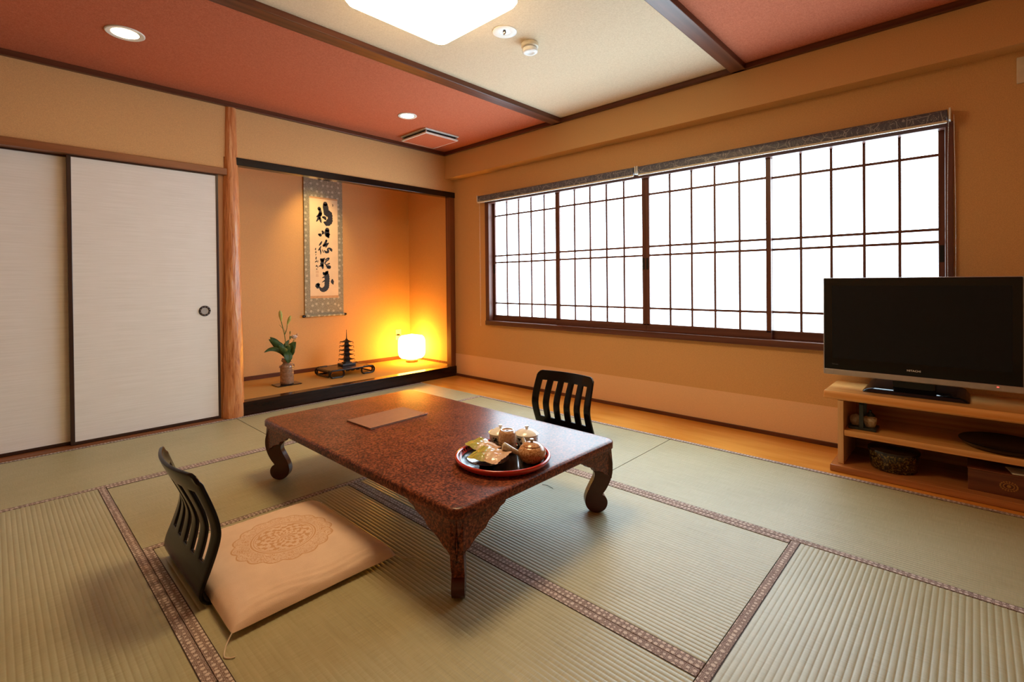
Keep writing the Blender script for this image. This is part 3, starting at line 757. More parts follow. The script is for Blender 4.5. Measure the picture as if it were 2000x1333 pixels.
# television
TVX, TVY = 3.17, 0.222
tv = thing('television', 'flat black television on the wooden stand', 'television', (TVX, TVY, 0.407))
hb, b0, b1 = 0.383, 0.066, 0.592
put('cabinet', MB().bbox(0.004, 0.055, -hb+0.002, hb-0.002, b0+0.03, b1-0.002, 0.012).bbox(0.05, 0.10, -hb*0.75, hb*0.75, b0+0.06, b1-0.08, 0.02), plain('black_tv_shell', (0.012, 0.012, 0.013), 0.35), tv)
gloss = plain('gloss_black_bezel', (0.004, 0.004, 0.005), 0.10, spec=0.35)
bz = put('bezel', MB().bbox(-0.006, 0.006, -hb, hb, b0+0.028, b1, 0.004), gloss, tv)
put('screen', MB().box(-0.0068, -0.004, -0.349, 0.345, 0.158, 0.552), plain('dark_lcd_glass', (0.007, 0.008, 0.012), 0.32, spec=0.22), tv)
put('silver_edge', MB().bbox(-0.003, 0.010, -hb-0.003, hb+0.003, b1-0.002, b1+0.003, 0.002).bbox(-0.003, 0.010, hb-0.001, hb+0.004, b0+0.01, b1, 0.002).bbox(-0.003, 0.010, -hb-0.004, -hb+0.001, b0+0.01, b1, 0.002), 'silver', tv)
put('silver_lower_strip', MB().bbox(-0.0075, 0.010, -hb-0.003, hb+0.003, b0, b0+0.031, 0.004), 'silver', tv)
put('power_light', MB().bbox(-0.009, -0.006, -0.305, -0.298, 0.084, 0.0875, 0.0005), 'red_led', tv)
put('neck', MB().bbox(0.014, 0.06, -0.085, 0.085, 0.02, b0+0.05, 0.01), gloss, tv)
def basef(u, v, d): return (u, v, d)
bs = MB()
prs = [(r, z) for r, z in ((1.0, 0.0), (1.0, 0.004), (0.93, 0.016), (0.80, 0.022))]
out0 = rrect(-0.055, 0.185, -0.208, 0.205, 0.018, 4); n = len(out0); vs = []; fs = []
for s, z in prs: vs += [(0.065+(x-0.065)*s, y*s, z*(1+1.1*max(0, x/0.185))) for x, y in out0]
for k in range(len(prs)-1): fs += [(k*n+i, k*n+(i+1) % n, (k+1)*n+(i+1) % n, (k+1)*n+i) for i in range(n)]
fs += [tuple(range(n)), tuple(range(3*n, 4*n))]
put('base', bs.add(vs, fs), gloss, tv, smooth=30)
def text_mesh(s, size, name, sx=1.0):
    cu_ = bpy.data.curves.new(name, 'FONT'); cu_.body = s; cu_.size = size; cu_.align_x = 'CENTER'; cu_.align_y = 'CENTER'; cu_.extrude = 0.0003; cu_.offset = 0.0002
    ob = bpy.data.objects.new(name, cu_); COL.objects.link(ob)
    dg = bpy.context.evaluated_depsgraph_get()
    me = bpy.data.meshes.new_from_object(ob.evaluated_get(dg)); bpy.data.objects.remove(ob)
    me.transform(Matrix.Diagonal((sx, 1, 1, 1)))
    return me
lg = text_mesh('HITACHI', 0.0125, 'logo', 1.12); lg.materials.append(plain('silver_lettering', (0.75, 0.75, 0.75), 0.3))
o = put('logo', lg, None, tv, (-0.0068, -0.002, 0.124), (PI/2, 0, -PI/2))
lg2 = text_mesh('Wooo', 0.008, 'small_logo', 1.3); lg2.materials.append(plain('grey_lettering', (0.06, 0.06, 0.065), 0.3))
put('small_logo', lg2, None, tv, (-0.0068, 0.332, 0.124), (PI/2, 0, -PI/2))

# things on the stand's shelf
ck = thing('spice_caddy', 'small ceramic jar in a dark carrying frame on the shelf', 'caddy', (3.135, 0.425, 0.212))
dk = plain('dark_green_lacquer', (0.012, 0.018, 0.016), 0.35)
put('tray', MB().bbox(-0.055, 0.055, -0.062, 0.058, 0.0, 0.013, 0.002), dk, ck)
put('handle_frame', MB().bbox(-0.057, -0.048, -0.008, 0.010, 0.01, 0.140, 0.001).bbox(0.048, 0.057, -0.008, 0.010, 0.01, 0.140, 0.001).bbox(-0.057, 0.057, -0.008, 0.010, 0.132, 0.142, 0.001), dk, ck)
j = put('jar', MB().lathe([(0.0, 0.014), (0.020, 0.013), (0.024, 0.022), (0.030, 0.050), (0.029, 0.060), (0.020, 0.066), (0.017, 0.070), (0.0, 0.071)], (0.0, -0.030, 0), 28), speckle('cream_crackle_glaze', (0.34, 0.25, 0.15), (0.52, 0.42, 0.28), 60), ck, smooth=50)
put('jar_lid', MB().lathe([(0.021, 0.069), (0.021, 0.073), (0.012, 0.083), (0.006, 0.088), (0.007, 0.098), (0.0, 0.100)], (0.0, -0.030, 0), 28), dk, j, smooth=50)
put('jar', MB().lathe([(0.0, 0.014), (0.018, 0.013), (0.022, 0.022), (0.026, 0.044), (0.022, 0.058), (0.010, 0.068), (0.0, 0.069)], (0.0, 0.034, 0), 28), speckle('dusty_cream_glaze', (0.30, 0.22, 0.15), (0.46, 0.36, 0.25), 60), ck, smooth=50)

bk = thing('lacquer_bowl', 'dark lacquer box with gold flecks on the bottom shelf', 'bowl', (3.125, 0.298, 0.034))
def gold_mat():
    m, t, b = mat('gold_fleck_lacquer')
    f = noise(t, coords(t), 110, 4, 0.7)
    t.links.new(ramp(t, f, [(0.46, (0.010, 0.006, 0.003)), (0.56, (0.09, 0.055, 0.012)), (0.68, (0.24, 0.16, 0.04))]), b.inputs['Base Color'])
    b.inputs['Roughness'].default_value = 0.22; b.inputs['Specular IOR Level'].default_value = 0.6
    return m
put('side', MB().lathe([(0.0, 0.0), (0.088, 0.0), (0.094, 0.004), (0.104, 0.088), (0.104, 0.090)], seg=56), gold_mat(), bk, smooth=50)
put('lid', MB().lathe([(0.105, 0.0895), (0.1075, 0.091), (0.1065, 0.100), (0.097, 0.106), (0.0, 0.110)], seg=56), plain('dark_lid_lacquer', (0.016, 0.008, 0.005), 0.12, spec=0.6), bk, smooth=40)

t2 = thing('round_tray', 'round black tray lying on the shelf under the television', 'tray', (3.185, -0.105, 0.212))
put('dish', MB().lathe([(0.0, 0.0), (0.125, 0.0), (0.150, 0.010), (0.160, 0.024), (0.157, 0.025), (0.147, 0.013), (0.122, 0.004), (0.0, 0.004)], seg=64), 'dark_lacquer', t2, smooth=50)
put('rim', MB().lathe([(0.157, 0.0245), (0.161, 0.0235), (0.1625, 0.026), (0.160, 0.028), (0.157, 0.027)], seg=64), 'black_ply', t2, smooth=60)

bxm = wood('dark_red_box_wood', (0.085, 0.022, 0.009), (0.15, 0.045, 0.018), 'y', 1, rough=0.3)
bx = thing('wooden_box', 'reddish wooden box with gold flower emblem on the bottom shelf', 'box', (3.13, -0.148, 0.034))
put('carcass', MB().bbox(-0.085, 0.12, -0.170, 0.170, 0.0, 0.094, 0.002), bxm, bx)
put('lid', MB().bbox(-0.088, 0.123, -0.172, 0.172, 0.0945, 0.100, 0.001), bxm, bx)
em = MB()
for k in range(18):
    a = 2*PI*k/18
    for rr, s in ((0.0235, 0.0036), (0.0150, 0.0028)):
        em.lathe([(0.0, -0.0012), (s*0.8, -0.0008), (s, 0.0)], (0, rr*1.15*math.cos(a+rr*40), rr*0.82*math.sin(a+rr*40)), 8, 'x')
em.lathe([(0.0, -0.0016), (0.006, -0.001), (0.007, 0.0)], (0, 0, 0), 12, 'x')
put('flower_emblem', em, plain('old_gold_inlay', (0.34, 0.15, 0.035), 0.35, 0.3), bx, (-0.0855, 0.038, 0.046))
lf_ = thing('leaflet', 'pale leaflet lying on the reddish wooden box', 'leaflet', (3.115, -0.185, 0.1345), 0.2)
put('sheet', MB().bbox(-0.05, 0.05, -0.075, 0.075, 0.0, 0.0022, 0.0005), plain('pale_green_paper', (0.55, 0.56, 0.42), 0.6), lf_)
put('inner_sheet', MB().box(-0.048, 0.048, -0.073, 0.073, 0.0022, 0.0034), 'white_plastic', lf_)

# ================================================================== hanging scroll
SX0, SX1, SZ0, SZ1 = 2.175, 2.590, 0.655, 2.29
YS = 4.915
sc_ = thing('hanging_scroll', 'tall hanging scroll with black calligraphy on grey brocade', 'scroll', (0, 0, 0))
def brocade():
    m, t, b = mat('grey_green_brocade')
    v = coords(t)
    vo = nd(t, 'ShaderNodeTexVoronoi', feature='F1', voronoi_dimensions='2D'); vo.inputs['Scale'].default_value = 17; vo.inputs['Randomness'].default_value = 0.45
    sp2 = t.nodes.new('ShaderNodeSeparateXYZ'); cb2 = t.nodes.new('ShaderNodeCombineXYZ'); t.links.new(v, sp2.inputs[0])
    t.links.new(sp2.outputs['X'], cb2.inputs['X']); t.links.new(sp2.outputs['Z'], cb2.inputs['Y'])
    t.links.new(cb2.outputs[0], vo.inputs['Vector'])
    spot = mth(t, 'LESS_THAN', vo.outputs['Distance'], 0.21)
    f = noise(t, v, 160, 3, 0.6)
    base = ramp(t, f, [(0.38, (0.20, 0.185, 0.135)), (0.62, (0.34, 0.32, 0.24))])
    t.links.new(mixc(t, mth(t, 'MULTIPLY', spot, 0.7), base, (0.56, 0.52, 0.41)), b.inputs['Base Color'])
    b.inputs['Roughness'].default_value = 0.75
    return m
put('brocade_mount', MB().box(SX0, SX1, YS, YS+0.004, SZ0+0.008, SZ1), brocade(), sc_)
ppm = plain('aged_cream_paper', (0.80, 0.62, 0.41), 0.8, var=0.05, vscale=8)
put('paper_sheet', MB().box(2.231, 2.534, YS-0.0012, YS+0.001, 0.846, 1.889), ppm, sc_)
put('paper_sheet', MB().box(2.231, 2.534, YS-0.0012, YS+0.001, 2.070, 2.25), ppm, sc_)
silk = plain('peach_silk_strip', (0.56, 0.33, 0.16), 0.7, var=0.12, vscale=60)
put('silk_strip', MB().box(2.231, 2.534, YS-0.0018, YS+0.001, 0.846, 0.872), silk, sc_)
put('silk_strip', MB().box(2.231, 2.534, YS-0.0018, YS+0.001, 1.872, 1.889), silk, sc_)
ink = plain('black_ink', (0.012, 0.010, 0.010), 0.6)
def strokes(lst, y):
    mb = MB()
    for st in lst:
        P = spline([Vector((a, b, r)) for a, b, r in st], 5)
        L = []; Rr = []
        for i, p in enumerate(P):
            a = P[max(0, i-1)]; b = P[min(len(P)-1, i+1)]
            d = Vector((b.x-a.x, b.y-a.y)).normalized() if (b-a).length > 1e-9 else Vector((1, 0))
            nn = Vector((-d.y, d.x)); r = max(0.001, p.z*(1+0.10*math.sin(i*2.3)))
            L.append((p.x+nn.x*r, y, p.y+nn.y*r)); Rr.append((p.x-nn.x*r, y, p.y-nn.y*r))
        k = len(P); mb.add(L+Rr, [(i, i+1, k+i+1, k+i) for i in range(k-1)])
        for p in (P[0], P[-1]):
            r = max(0.001, p.z)
            mb.add([(p.x+r*math.cos(2*PI*q/10), y, p.y+r*math.sin(2*PI*q/10)) for q in range(10)], [tuple(range(10))])
    return mb
INK_STROKES = [[(2.3998, 1.8256, 0.0235), (2.4025, 1.793, 0.0302), (2.4082, 1.7576, 0.0302), (2.4173, 1.7345, 0.037), (2.4423, 1.7187, 0.0338), (2.4513, 1.6834, 0.0257), (2.4445, 1.6496, 0.0324), (2.4159, 1.6262, 0.0303), (2.3879, 1.633, 0.0101)],
 [(2.3343, 1.7711, 0.0186), (2.3432, 1.7482, 0.0146), (2.3459, 1.7217, 0.0187), (2.3303, 1.7025, 0.0133), (2.3088, 1.6857, 0.0066)],
 [(2.3458, 1.7158, 0.0187), (2.3269, 1.6725, 0.0133), (2.3051, 1.6381, 0.0053)],
 [(2.3391, 1.6736, 0.012), (2.348, 1.6446, 0.0107), (2.3539, 1.6272, 0.004)],
 [(2.3731, 1.6855, 0.0107), (2.3917, 1.6812, 0.0161), (2.4008, 1.667, 0.0101)],
 [(2.3278, 1.5035, 0.01), (2.343, 1.4986, 0.0167)],
 [(2.3651, 1.5387, 0.0094), (2.3741, 1.5244, 0.0134), (2.3647, 1.5118, 0.0067)],
 [(2.4182, 1.5573, 0.0229), (2.4146, 1.524, 0.0269), (2.4206, 1.5004, 0.0256), (2.4298, 1.4829, 0.0121)],
 [(2.4206, 1.5064, 0.0202), (2.4408, 1.5107, 0.0081)],
 [(2.3575, 1.4309, 0.0053), (2.3418, 1.4063, 0.0093), (2.3294, 1.3909, 0.004)],
 [(2.3476, 1.3828, 0.004), (2.3351, 1.3585, 0.008), (2.3195, 1.34, 0.004)],
 [(2.338, 1.3527, 0.0067), (2.345, 1.3232, 0.0067), (2.3435, 1.2993, 0.0027)],
 [(2.4073, 1.4455, 0.0108), (2.3945, 1.4149, 0.0121), (2.3755, 1.3871, 0.012), (2.4005, 1.4032, 0.0094), (2.4289, 1.4196, 0.0054)],
 [(2.4257, 1.4134, 0.0054), (2.4034, 1.3853, 0.0081), (2.4001, 1.3732, 0.004)],
 [(2.3626, 1.3477, 0.0033), (2.3746, 1.3213, 0.0047)],
 [(2.3842, 1.3426, 0.004), (2.3995, 1.3252, 0.0121), (2.4246, 1.3291, 0.0121), (2.4218, 1.3561, 0.0094), (2.4377, 1.3658, 0.0081), (2.4565, 1.3515, 0.0149), (2.4627, 1.3396, 0.0081)],
 [(2.2925, 1.3596, 0.0046), (2.2881, 1.3476, 0.0046), (2.2953, 1.342, 0.0026)],
 [(2.2939, 1.3272, 0.0033), (2.2889, 1.3152, 0.004), (2.2999, 1.3215, 0.0026)],
 [(2.2947, 1.3007, 0.0026), (2.2897, 1.2887, 0.0026)],
 [(2.2974, 1.2682, 0.0033), (2.2911, 1.2503, 0.004), (2.3001, 1.2476, 0.0026)],
 [(2.3029, 1.227, 0.004), (2.2846, 1.2177, 0.0033)],
 [(2.4805, 1.8301, 0.0034), (2.4828, 1.8164, 0.0041), (2.4802, 1.8071, 0.0027)],
 [(2.3454, 1.2482, 0.0104), (2.3586, 1.2382, 0.0203), (2.3803, 1.2543, 0.0087), (2.3885, 1.2623, 0.0035)],
 [(2.3693, 1.2385, 0.0116), (2.3582, 1.2072, 0.0185), (2.3499, 1.1864, 0.0145), (2.3258, 1.1747, 0.0035)],
 [(2.3606, 1.1866, 0.0145), (2.364, 1.1608, 0.0104), (2.3639, 1.1479, 0.0029)],
 [(2.3909, 1.2416, 0.0047), (2.4182, 1.258, 0.0082), (2.4346, 1.261, 0.0059), (2.4234, 1.2425, 0.0058), (2.4043, 1.2316, 0.007), (2.3878, 1.2078, 0.0058), (2.4011, 1.1925, 0.0047)],
 [(2.401, 1.1899, 0.0047), (2.4366, 1.2062, 0.007)],
 [(2.4036, 1.1795, 0.007), (2.4226, 1.1746, 0.0146), (2.4444, 1.175, 0.0088), (2.436, 1.1618, 0.0129), (2.4115, 1.1614, 0.0058)],
 [(2.373, 1.1065, 0.0116), (2.3836, 1.0936, 0.0145), (2.4109, 1.1146, 0.0146), (2.4192, 1.125, 0.0058)],
 [(2.4054, 1.1093, 0.0175), (2.4077, 1.0781, 0.0263), (2.4099, 1.0364, 0.0263), (2.4066, 0.9948, 0.0263), (2.4035, 0.9636, 0.0262), (2.3843, 0.9405, 0.0262), (2.36, 0.9332, 0.0232), (2.3388, 0.9439, 0.0144), (2.3284, 0.9647, 0.0046)],
 [(2.3778, 1.0651, 0.0081), (2.3562, 1.0547, 0.0023)],
 [(2.3827, 1.0261, 0.0081), (2.3557, 1.0108, 0.0023)],
 [(2.3048, 0.9804, 0.0201), (2.3208, 0.9905, 0.0127), (2.3098, 0.9547, 0.0104), (2.2837, 0.973, 0.0034)],
 [(2.4674, 1.0362, 0.0082), (2.4671, 1.0152, 0.0177), (2.4751, 0.9888, 0.0047)],
 [(2.2944, 1.2725, 0.0029), (2.2979, 1.2598, 0.004), (2.2901, 1.2621, 0.0023)],
 [(2.3002, 1.2317, 0.0046), (2.2843, 1.2185, 0.0029)],
 [(2.315, 1.2346, 0.0029), (2.3116, 1.2166, 0.0035)],
 [(2.2996, 1.1855, 0.0046), (2.2941, 1.1726, 0.004), (2.31, 1.178, 0.0029), (2.3125, 1.1627, 0.0035)],
 [(2.3018, 1.1523, 0.0029), (2.2964, 1.1435, 0.0029), (2.3069, 1.1436, 0.0023)]]

put('calligraphy', strokes(INK_STROKES, YS-0.0016), ink, sc_)
put('calligraphy', strokes([[(2.317, 2.086, .012), (2.345, 2.078, .013), (2.373, 2.082, .006)], [(2.385, 2.078, .010), (2.43, 2.08, .016), (2.464, 2.079, .006)], [(2.40, 2.13, .02), (2.39, 2.20, .02)]], YS-0.0016), ink, sc_)
sl = MB()
for x0, x1, z0, z1 in ((2.291, 2.317, 1.104, 1.129), (2.292, 2.315, 1.068, 1.092)):
    for a, b, c, d in ((x0, x1, z0, z0+.002), (x0, x1, z1-.002, z1), (x0, x0+.002, z0, z1), (x1-.002, x1, z0, z1), (x0+.005, x1-.005, (z0+z1)/2-.001, (z0+z1)/2+.001), ((x0+x1)/2-.001, (x0+x1)/2+.001, z0+.004, z1-.004)):
        sl.box(a, b, YS-0.0017, YS-0.0010, c, d)
put('seal_print', sl, plain('faded_seal_red', (0.50, 0.24, 0.13), 0.7), sc_)
put('bottom_roller', MB().lathe([(0.0, SX0), (0.0125, SX0), (0.0125, SX1), (0.0, SX1)], (0, YS-0.006, 0.668), 24, 'x'), brocade(), sc_, smooth=40)
for x0, x1 in ((SX0-0.028, SX0), (SX1, SX1+0.028)):
    put('roller_knob', MB().lathe([(0.0, x0), (0.013, x0), (0.014, (x0+x1)/2), (0.010, x1)], (0, YS-0.006, 0.668), 20, 'x'), 'dark_lacquer', sc_, smooth=40)
put('top_rod', MB().bbox(SX0-0.005, SX1+0.005, YS-0.004, YS+0.010, SZ1-0.005, SZ1+0.015, 0.003), 'dark_lacquer', sc_)
put('hanging_cord', MB().tube([(SX0+0.1, YS+0.005, SZ1+0.01), ((SX0+SX1)/2, YS+0.008, SZ1+0.05), (SX1-0.1, YS+0.005, SZ1+0.01)], 0.002, 6), 'dark_lacquer', sc_)

# alcove picture light (real fixture under the alcove ceiling)
sp_ = thing('alcove_spotlight', 'small spotlight hidden above the alcove beam', 'spotlight', (2.24, 4.40, ZC))
put('canopy', MB().lathe([(0.0, 0.0), (0.04, 0.0), (0.04, -0.015), (0.0, -0.015)], seg=24), 'white_plastic', sp_, smooth=40)
put('lamp_head', MB().lathe([(0.0, -0.015), (0.012, -0.015), (0.012, -0.03), (0.03, -0.04), (0.034, -0.09), (0.03, -0.09), (0.026, -0.05), (0.0, -0.05)], seg=24), 'white_plastic', sp_, smooth=40)
ld = bpy.data.lights.new('alcove_spot', 'SPOT'); ld.energy = 38; ld.color = (1.0, 0.62, 0.20); ld.spot_size = math.radians(60); ld.spot_blend = 1.0; ld.shadow_soft_size = 0.03
lo = bpy.data.objects.new('alcove_spot', ld); COL.objects.link(lo); lo.parent = sp_; lo.location = (0, 0, -0.10)
lo.rotation_euler = (Vector((2.27, 4.93, 1.40))-Vector((2.24, 4.40, ZC-0.1))).to_track_quat('-Z', 'Y').to_euler()

# ------------------------------------------------------------------ vase with flowers
ZA = 0.1
va_t = thing('vase_board', 'small black lacquer board under the vase', 'board', (1.802, 4.462, ZA), 0.0)
put('plate', MB().bbox(-0.105, 0.105, -0.075, 0.075, 0.003, 0.009, 0.002), 'dark_lacquer', va_t)
for yy in (-0.055, 0.055): put('foot', MB().box(-0.09, 0.09, yy-0.005, yy+0.005, 0, 0.003), 'dark_lacquer', va_t)
VX, VY, VZ = 1.805, 4.463, ZA+0.009
va = thing('flower_vase', 'ribbed brown stoneware vase in the alcove', 'vase', (VX, VY, VZ))
pr_ = [(0.0, 0.002), (0.052, 0.0), (0.056, 0.006)]
for k in range(12): pr_ += [(0.0555+0.0012*math.sin(k*2.1), 0.012+k*0.0115), (0.0568+0.0008*math.cos(k), 0.0175+k*0.0115)]
pr_ += [(0.055, 0.156), (0.048, 0.168), (0.036, 0.178), (0.032, 0.186), (0.033, 0.192), (0.044, 0.200), (0.046, 0.207), (0.042, 0.215), (0.040, 0.221), (0.044, 0.226), (0.041, 0.228), (0.034, 0.215), (0.026, 0.19), (0.0, 0.17)]
put('body', MB().lathe(pr_, seg=48), speckle('brown_ash_glaze', (0.23, 0.125, 0.075), (0.30, 0.175, 0.11), 60), va, smooth=60)
for s in (-1, 1):
    put('lug', MB().tube([(s*0.050, 0, 0.146), (s*0.064, 0, 0.152), (s*0.062, 0, 0.164), (s*0.047, 0, 0.168)], 0.005, 10), speckle('brown_ash_glaze_lug', (0.20, 0.105, 0.06), (0.33, 0.20, 0.13), 25), va, smooth=60)
def leafy(name, a, b):
    m, t, bb = mat(name)
    f = noise(t, coords(t), 35, 3)
    t.links.new(ramp(t, f, [(0.3, a), (0.7, b)]), bb.inputs['Base Color']); bb.inputs['Roughness'].default_value = 0.5; bb.inputs['Specular IOR Level'].default_value = 0.3
    return m
gl = leafy('dark_green_leaf', (0.020, 0.045, 0.010), (0.065, 0.105, 0.022))
gs = leafy('green_stem', (0.10, 0.13, 0.03), (0.18, 0.21, 0.06))
gb = leafy('lily_bud_green', (0.30, 0.32, 0.07), (0.46, 0.46, 0.14))
fm = plain('pale_pink_petal', (0.85, 0.72, 0.66), 0.6)
def leaf(path, width, parent, m=gl, side=(0, 1, 0), fold=0.25):
    P = spline(path, 5); n = len(P); S = Vector(side).normalized(); vs = []; fs = []
    for i, p in enumerate(P):
        t = i/(n-1); w = width*math.sin(PI*min(1, t*0.97+0.03))**0.75*(1-0.35*t)
        d = (P[min(n-1, i+1)]-P[max(0, i-1)]).normalized()
        s = (S-d*S.dot(d)).normalized(); nn = d.cross(s)
        for k in (-1, -0.5, 0, 0.5, 1):
            vs.append(p+s*w*k+nn*(fold*w*abs(k)+0.05*w*math.sin(9*t+2*k)))
    for i in range(n-1):
        for k in range(4): fs.append((i*5+k, (i+1)*5+k, (i+1)*5+k+1, i*5+k+1))
    o = put('leaf', MB().add(vs, fs), m, parent, smooth=80)
    md = o.modifiers.new('s', 'SOLIDIFY'); md.thickness = 0.0012
def spindle(a, b, r, name, m, parent, prof=((0, 0.3), (0.15, 0.55), (0.4, 0.9), (0.65, 1.0), (0.85, 0.75), (1, 0.12))):
    a, b = Vector(a), Vector(b)
    pts = [a.lerp(b, t) for t, _ in prof]
    put(name, MB().tube(spline(pts, 3), [max(0.1, x.x)*r for x in spline([Vector((q, 0, 0)) for _, q in prof], 3)], 12), m, parent, smooth=60)
VT = VZ+0.22     # vase mouth height
def V3(x, z, dy=0.0): return Vector((x, VY+dy, z))
lily = thing('lily_stem', 'tall green lily stem with two closed buds in the vase', 'flower', (0, 0, 0))
put('stem', MB().tube(spline([V3(VX, VT-0.15), V3(1.800, 0.40), V3(1.795, 0.48), V3(1.788, 0.545), V3(1.772, 0.62), V3(1.760, 0.675)], 5), 0.0038, 8), gs, lily, smooth=60)
put('stem', MB().tube(spline([V3(1.789, 0.545), V3(1.802, 0.585, -0.01), V3(1.808, 0.64, -0.015)], 5), 0.003, 8), gs, lily, smooth=60)
spindle(V3(1.762, 0.665), V3(1.752, 0.765), 0.0155, 'flower_bud', gb, lily)
spindle(V3(1.806, 0.63, -0.015), V3(1.836, 0.715, -0.02), 0.0135, 'flower_bud', gb, lily)
leaf([V3(1.775, 0.60), V3(1.762, 0.625, 0.01), V3(1.748, 0.638, 0.015)], 0.006, lily, gs)
leaf([V3(1.790, 0.55), V3(1.798, 0.572, 0.01), V3(1.796, 0.59, 0.015)], 0.005, lily, gs)
leaf([V3(1.765, 0.675, -0.005), V3(1.752, 0.69, -0.01), V3(1.750, 0.70, -0.012)], 0.007, lily, gb)
car = thing('pink_flower_stem', 'pale pink blossom on a thin stem in the vase', 'flower', (0, 0, 0))
put('stem', MB().tube(spline([V3(VX+0.01, VT-0.15), V3(1.825, 0.40, -0.01), V3(1.845, 0.46, -0.015), V3(1.862, 0.50, -0.02)], 5), 0.0025, 8), gs, car, smooth=60)
put('stem', MB().tube(spline([V3(1.83, 0.41, -0.01), V3(1.832, 0.47, 0.01), V3(1.842, 0.55, 0.015)], 5), 0.0018, 8), gs, car, smooth=60)
put('stem', MB().tube(spline([V3(1.85, 0.47, -0.01), V3(1.875, 0.49, -0.005), V3(1.898, 0.53, 0.0)], 5), 0.0018, 8), gs, car, smooth=60)
pet = MB()
for k in range(16):
    a = k*2.4; tilt = 0.25+0.055*k
    c = Vector((1.864, VY-0.022, 0.507)); d = Vector((math.cos(a)*math.cos(tilt), math.sin(a)*math.cos(tilt)*0.9, math.sin(tilt)*0.8)).normalized()
    s = d.cross(Vector((0, 0, 1))).normalized(); n_ = s.cross(d)
    def pf(u, v, c=c, d=d, s=s, n_=n_):
        w = 0.019*math.sin(PI*(0.15+0.7*u)); return c+d*(0.003+0.029*u)+s*w*(2*v-1)+n_*(0.008*u*u+0.004*math.sin(6*v+3*u))
    pet.grid(5, 4, pf)
put('blossom', pet, fm, car, smooth=80)
spindle(V3(1.898, 0.525), V3(1.903, 0.548), 0.010, 'flower_bud', plain('pink_bud', (0.55, 0.36, 0.24), 0.6), car)
spindle(V3(1.842, 0.54, 0.015), V3(1.844, 0.575, 0.015), 0.005, 'flower_bud', gs, car)
spindle(V3(1.826, 0.50, -0.03), V3(1.828, 0.535, -0.03), 0.006, 'flower_bud', gs, car)
lv = thing('leaf_spray', 'broad dark green leaves spreading over the vase mouth', 'leaves', (0, 0, 0))
put('stem', MB().tube([V3(VX-0.005, VT-0.15), V3(VX-0.008, VT+0.03)], 0.004, 8), gs, lv)
leaf([V3(1.80, 0.33), V3(1.755, 0.395, -0.02), V3(1.70, 0.432, -0.04), V3(1.645, 0.436, -0.05), V3(1.590, 0.415, -0.06)], 0.030, lv, side=(0.1, 0.6, 0.8))
leaf([V3(1.80, 0.34), V3(1.765, 0.42, 0.01), V3(1.715, 0.475, 0.02), V3(1.664, 0.515, 0.03)], 0.042, lv, side=(0.7, -0.3, 0.6))
leaf([V3(1.795, 0.35), V3(1.765, 0.43, 0.05), V3(1.725, 0.49, 0.06), V3(1.690, 0.53, 0.07)], 0.035, lv, side=(0.7, -0.2, 0.6))
leaf([V3(1.81, 0.33), V3(1.825, 0.40, -0.02), V3(1.848, 0.45, -0.03), V3(1.872, 0.478, -0.04)], 0.042, lv, side=(0.8, -0.4, -0.5))
leaf([V3(1.80, 0.40), V3(1.79, 0.375, -0.05), V3(1.79, 0.335, -0.065), V3(1.797, 0.295, -0.06)], 0.046, lv, side=(1, 0.1, 0))
leaf([V3(1.80, 0.34), V3(1.80, 0.40, -0.04), V3(1.79, 0.44, -0.06), V3(1.77, 0.455, -0.08)], 0.034, lv, side=(1, 0.2, 0))
leaf([V3(1.80, 0.36, -0.02), V3(1.77, 0.40, -0.06), V3(1.735, 0.43, -0.08), V3(1.70, 0.47, -0.09)], 0.034, lv, side=(0.6, -0.2, 0.7))
leaf([V3(1.80, 0.36, 0.0), V3(1.815, 0.42, 0.04), V3(1.83, 0.46, 0.05), V3(1.85, 0.49, 0.06)], 0.030, lv, side=(0.9, 0.2, -0.2))
leaf([V3(1.81, 0.35, -0.01), V3(1.836, 0.375, -0.03), V3(1.845, 0.42, -0.04), V3(1.84, 0.455, -0.04)], 0.022, lv, side=(0.6, -0.6, 0))

# ------------------------------------------------------------------ display stand and pagoda
sx, sy_ = 2.405, 4.545
ds = thing('display_stand', 'low black display stand with looped feet in the alcove', 'stand', (sx, sy_, ZA))
hw_, hd_, ht = 0.228, 0.155, 0.076
put('stand_top', MB().bbox(-hw_+0.02, hw_-0.02, -hd_, hd_, ht-0.010, ht-0.002, 0.002), plain('dark_brown_board', (0.030, 0.012, 0.007), 0.25, spec=0.3), ds)
for yy in (-hd_+0.003, hd_-0.003): put('stand_rail', MB().bbox(-hw_+0.015, hw_-0.015, yy-0.007, yy+0.007, ht-0.013, ht, 0.003), 'dark_lacquer', ds)
for s in (-1, 1):
    def roll(u, v, d): return (s*u, d, v)
    ro = [(hw_-0.03, ht), (hw_-0.012, ht-0.002), (hw_-0.002, ht-0.014), (hw_, ht-0.03), (hw_-0.006, ht-0.03), (hw_-0.010, ht-0.018), (hw_-0.018, ht-0.010), (hw_-0.03, ht-0.009)]
    put('rolled_end', MB().prism(ro, roll, -hd_, hd_), 'dark_lacquer', ds)
    for y in (-hd_+0.004, hd_-0.004):
        lp = [(x, z) for x, z in rrect(hw_-0.135, hw_+0.004, 0.006, ht-0.004, 0.030, 6)]
        put('looped_foot', MB().tube([(s*x, y, z) for x, z in lp], 0.0088, 8, True), 'dark_lacquer', ds, smooth=60)
    put('side_loop', MB().tube([(s*(hw_-0.002), yy, zz) for yy, zz in rrect(-hd_+0.03, hd_-0.03, 0.012, ht-0.012, 0.026, 6)], 0.008, 8, True), 'dark_lacquer', ds, smooth=60)
ap = MB()
for x in (-0.055, 0.0, 0.055):
    ap.bbox(x-0.018, x+0.018, -hd_+0.002, -hd_+0.010, ht-0.026, ht-0.011, 0.003)
put('carved_apron', ap, 'dark_lacquer', ds)

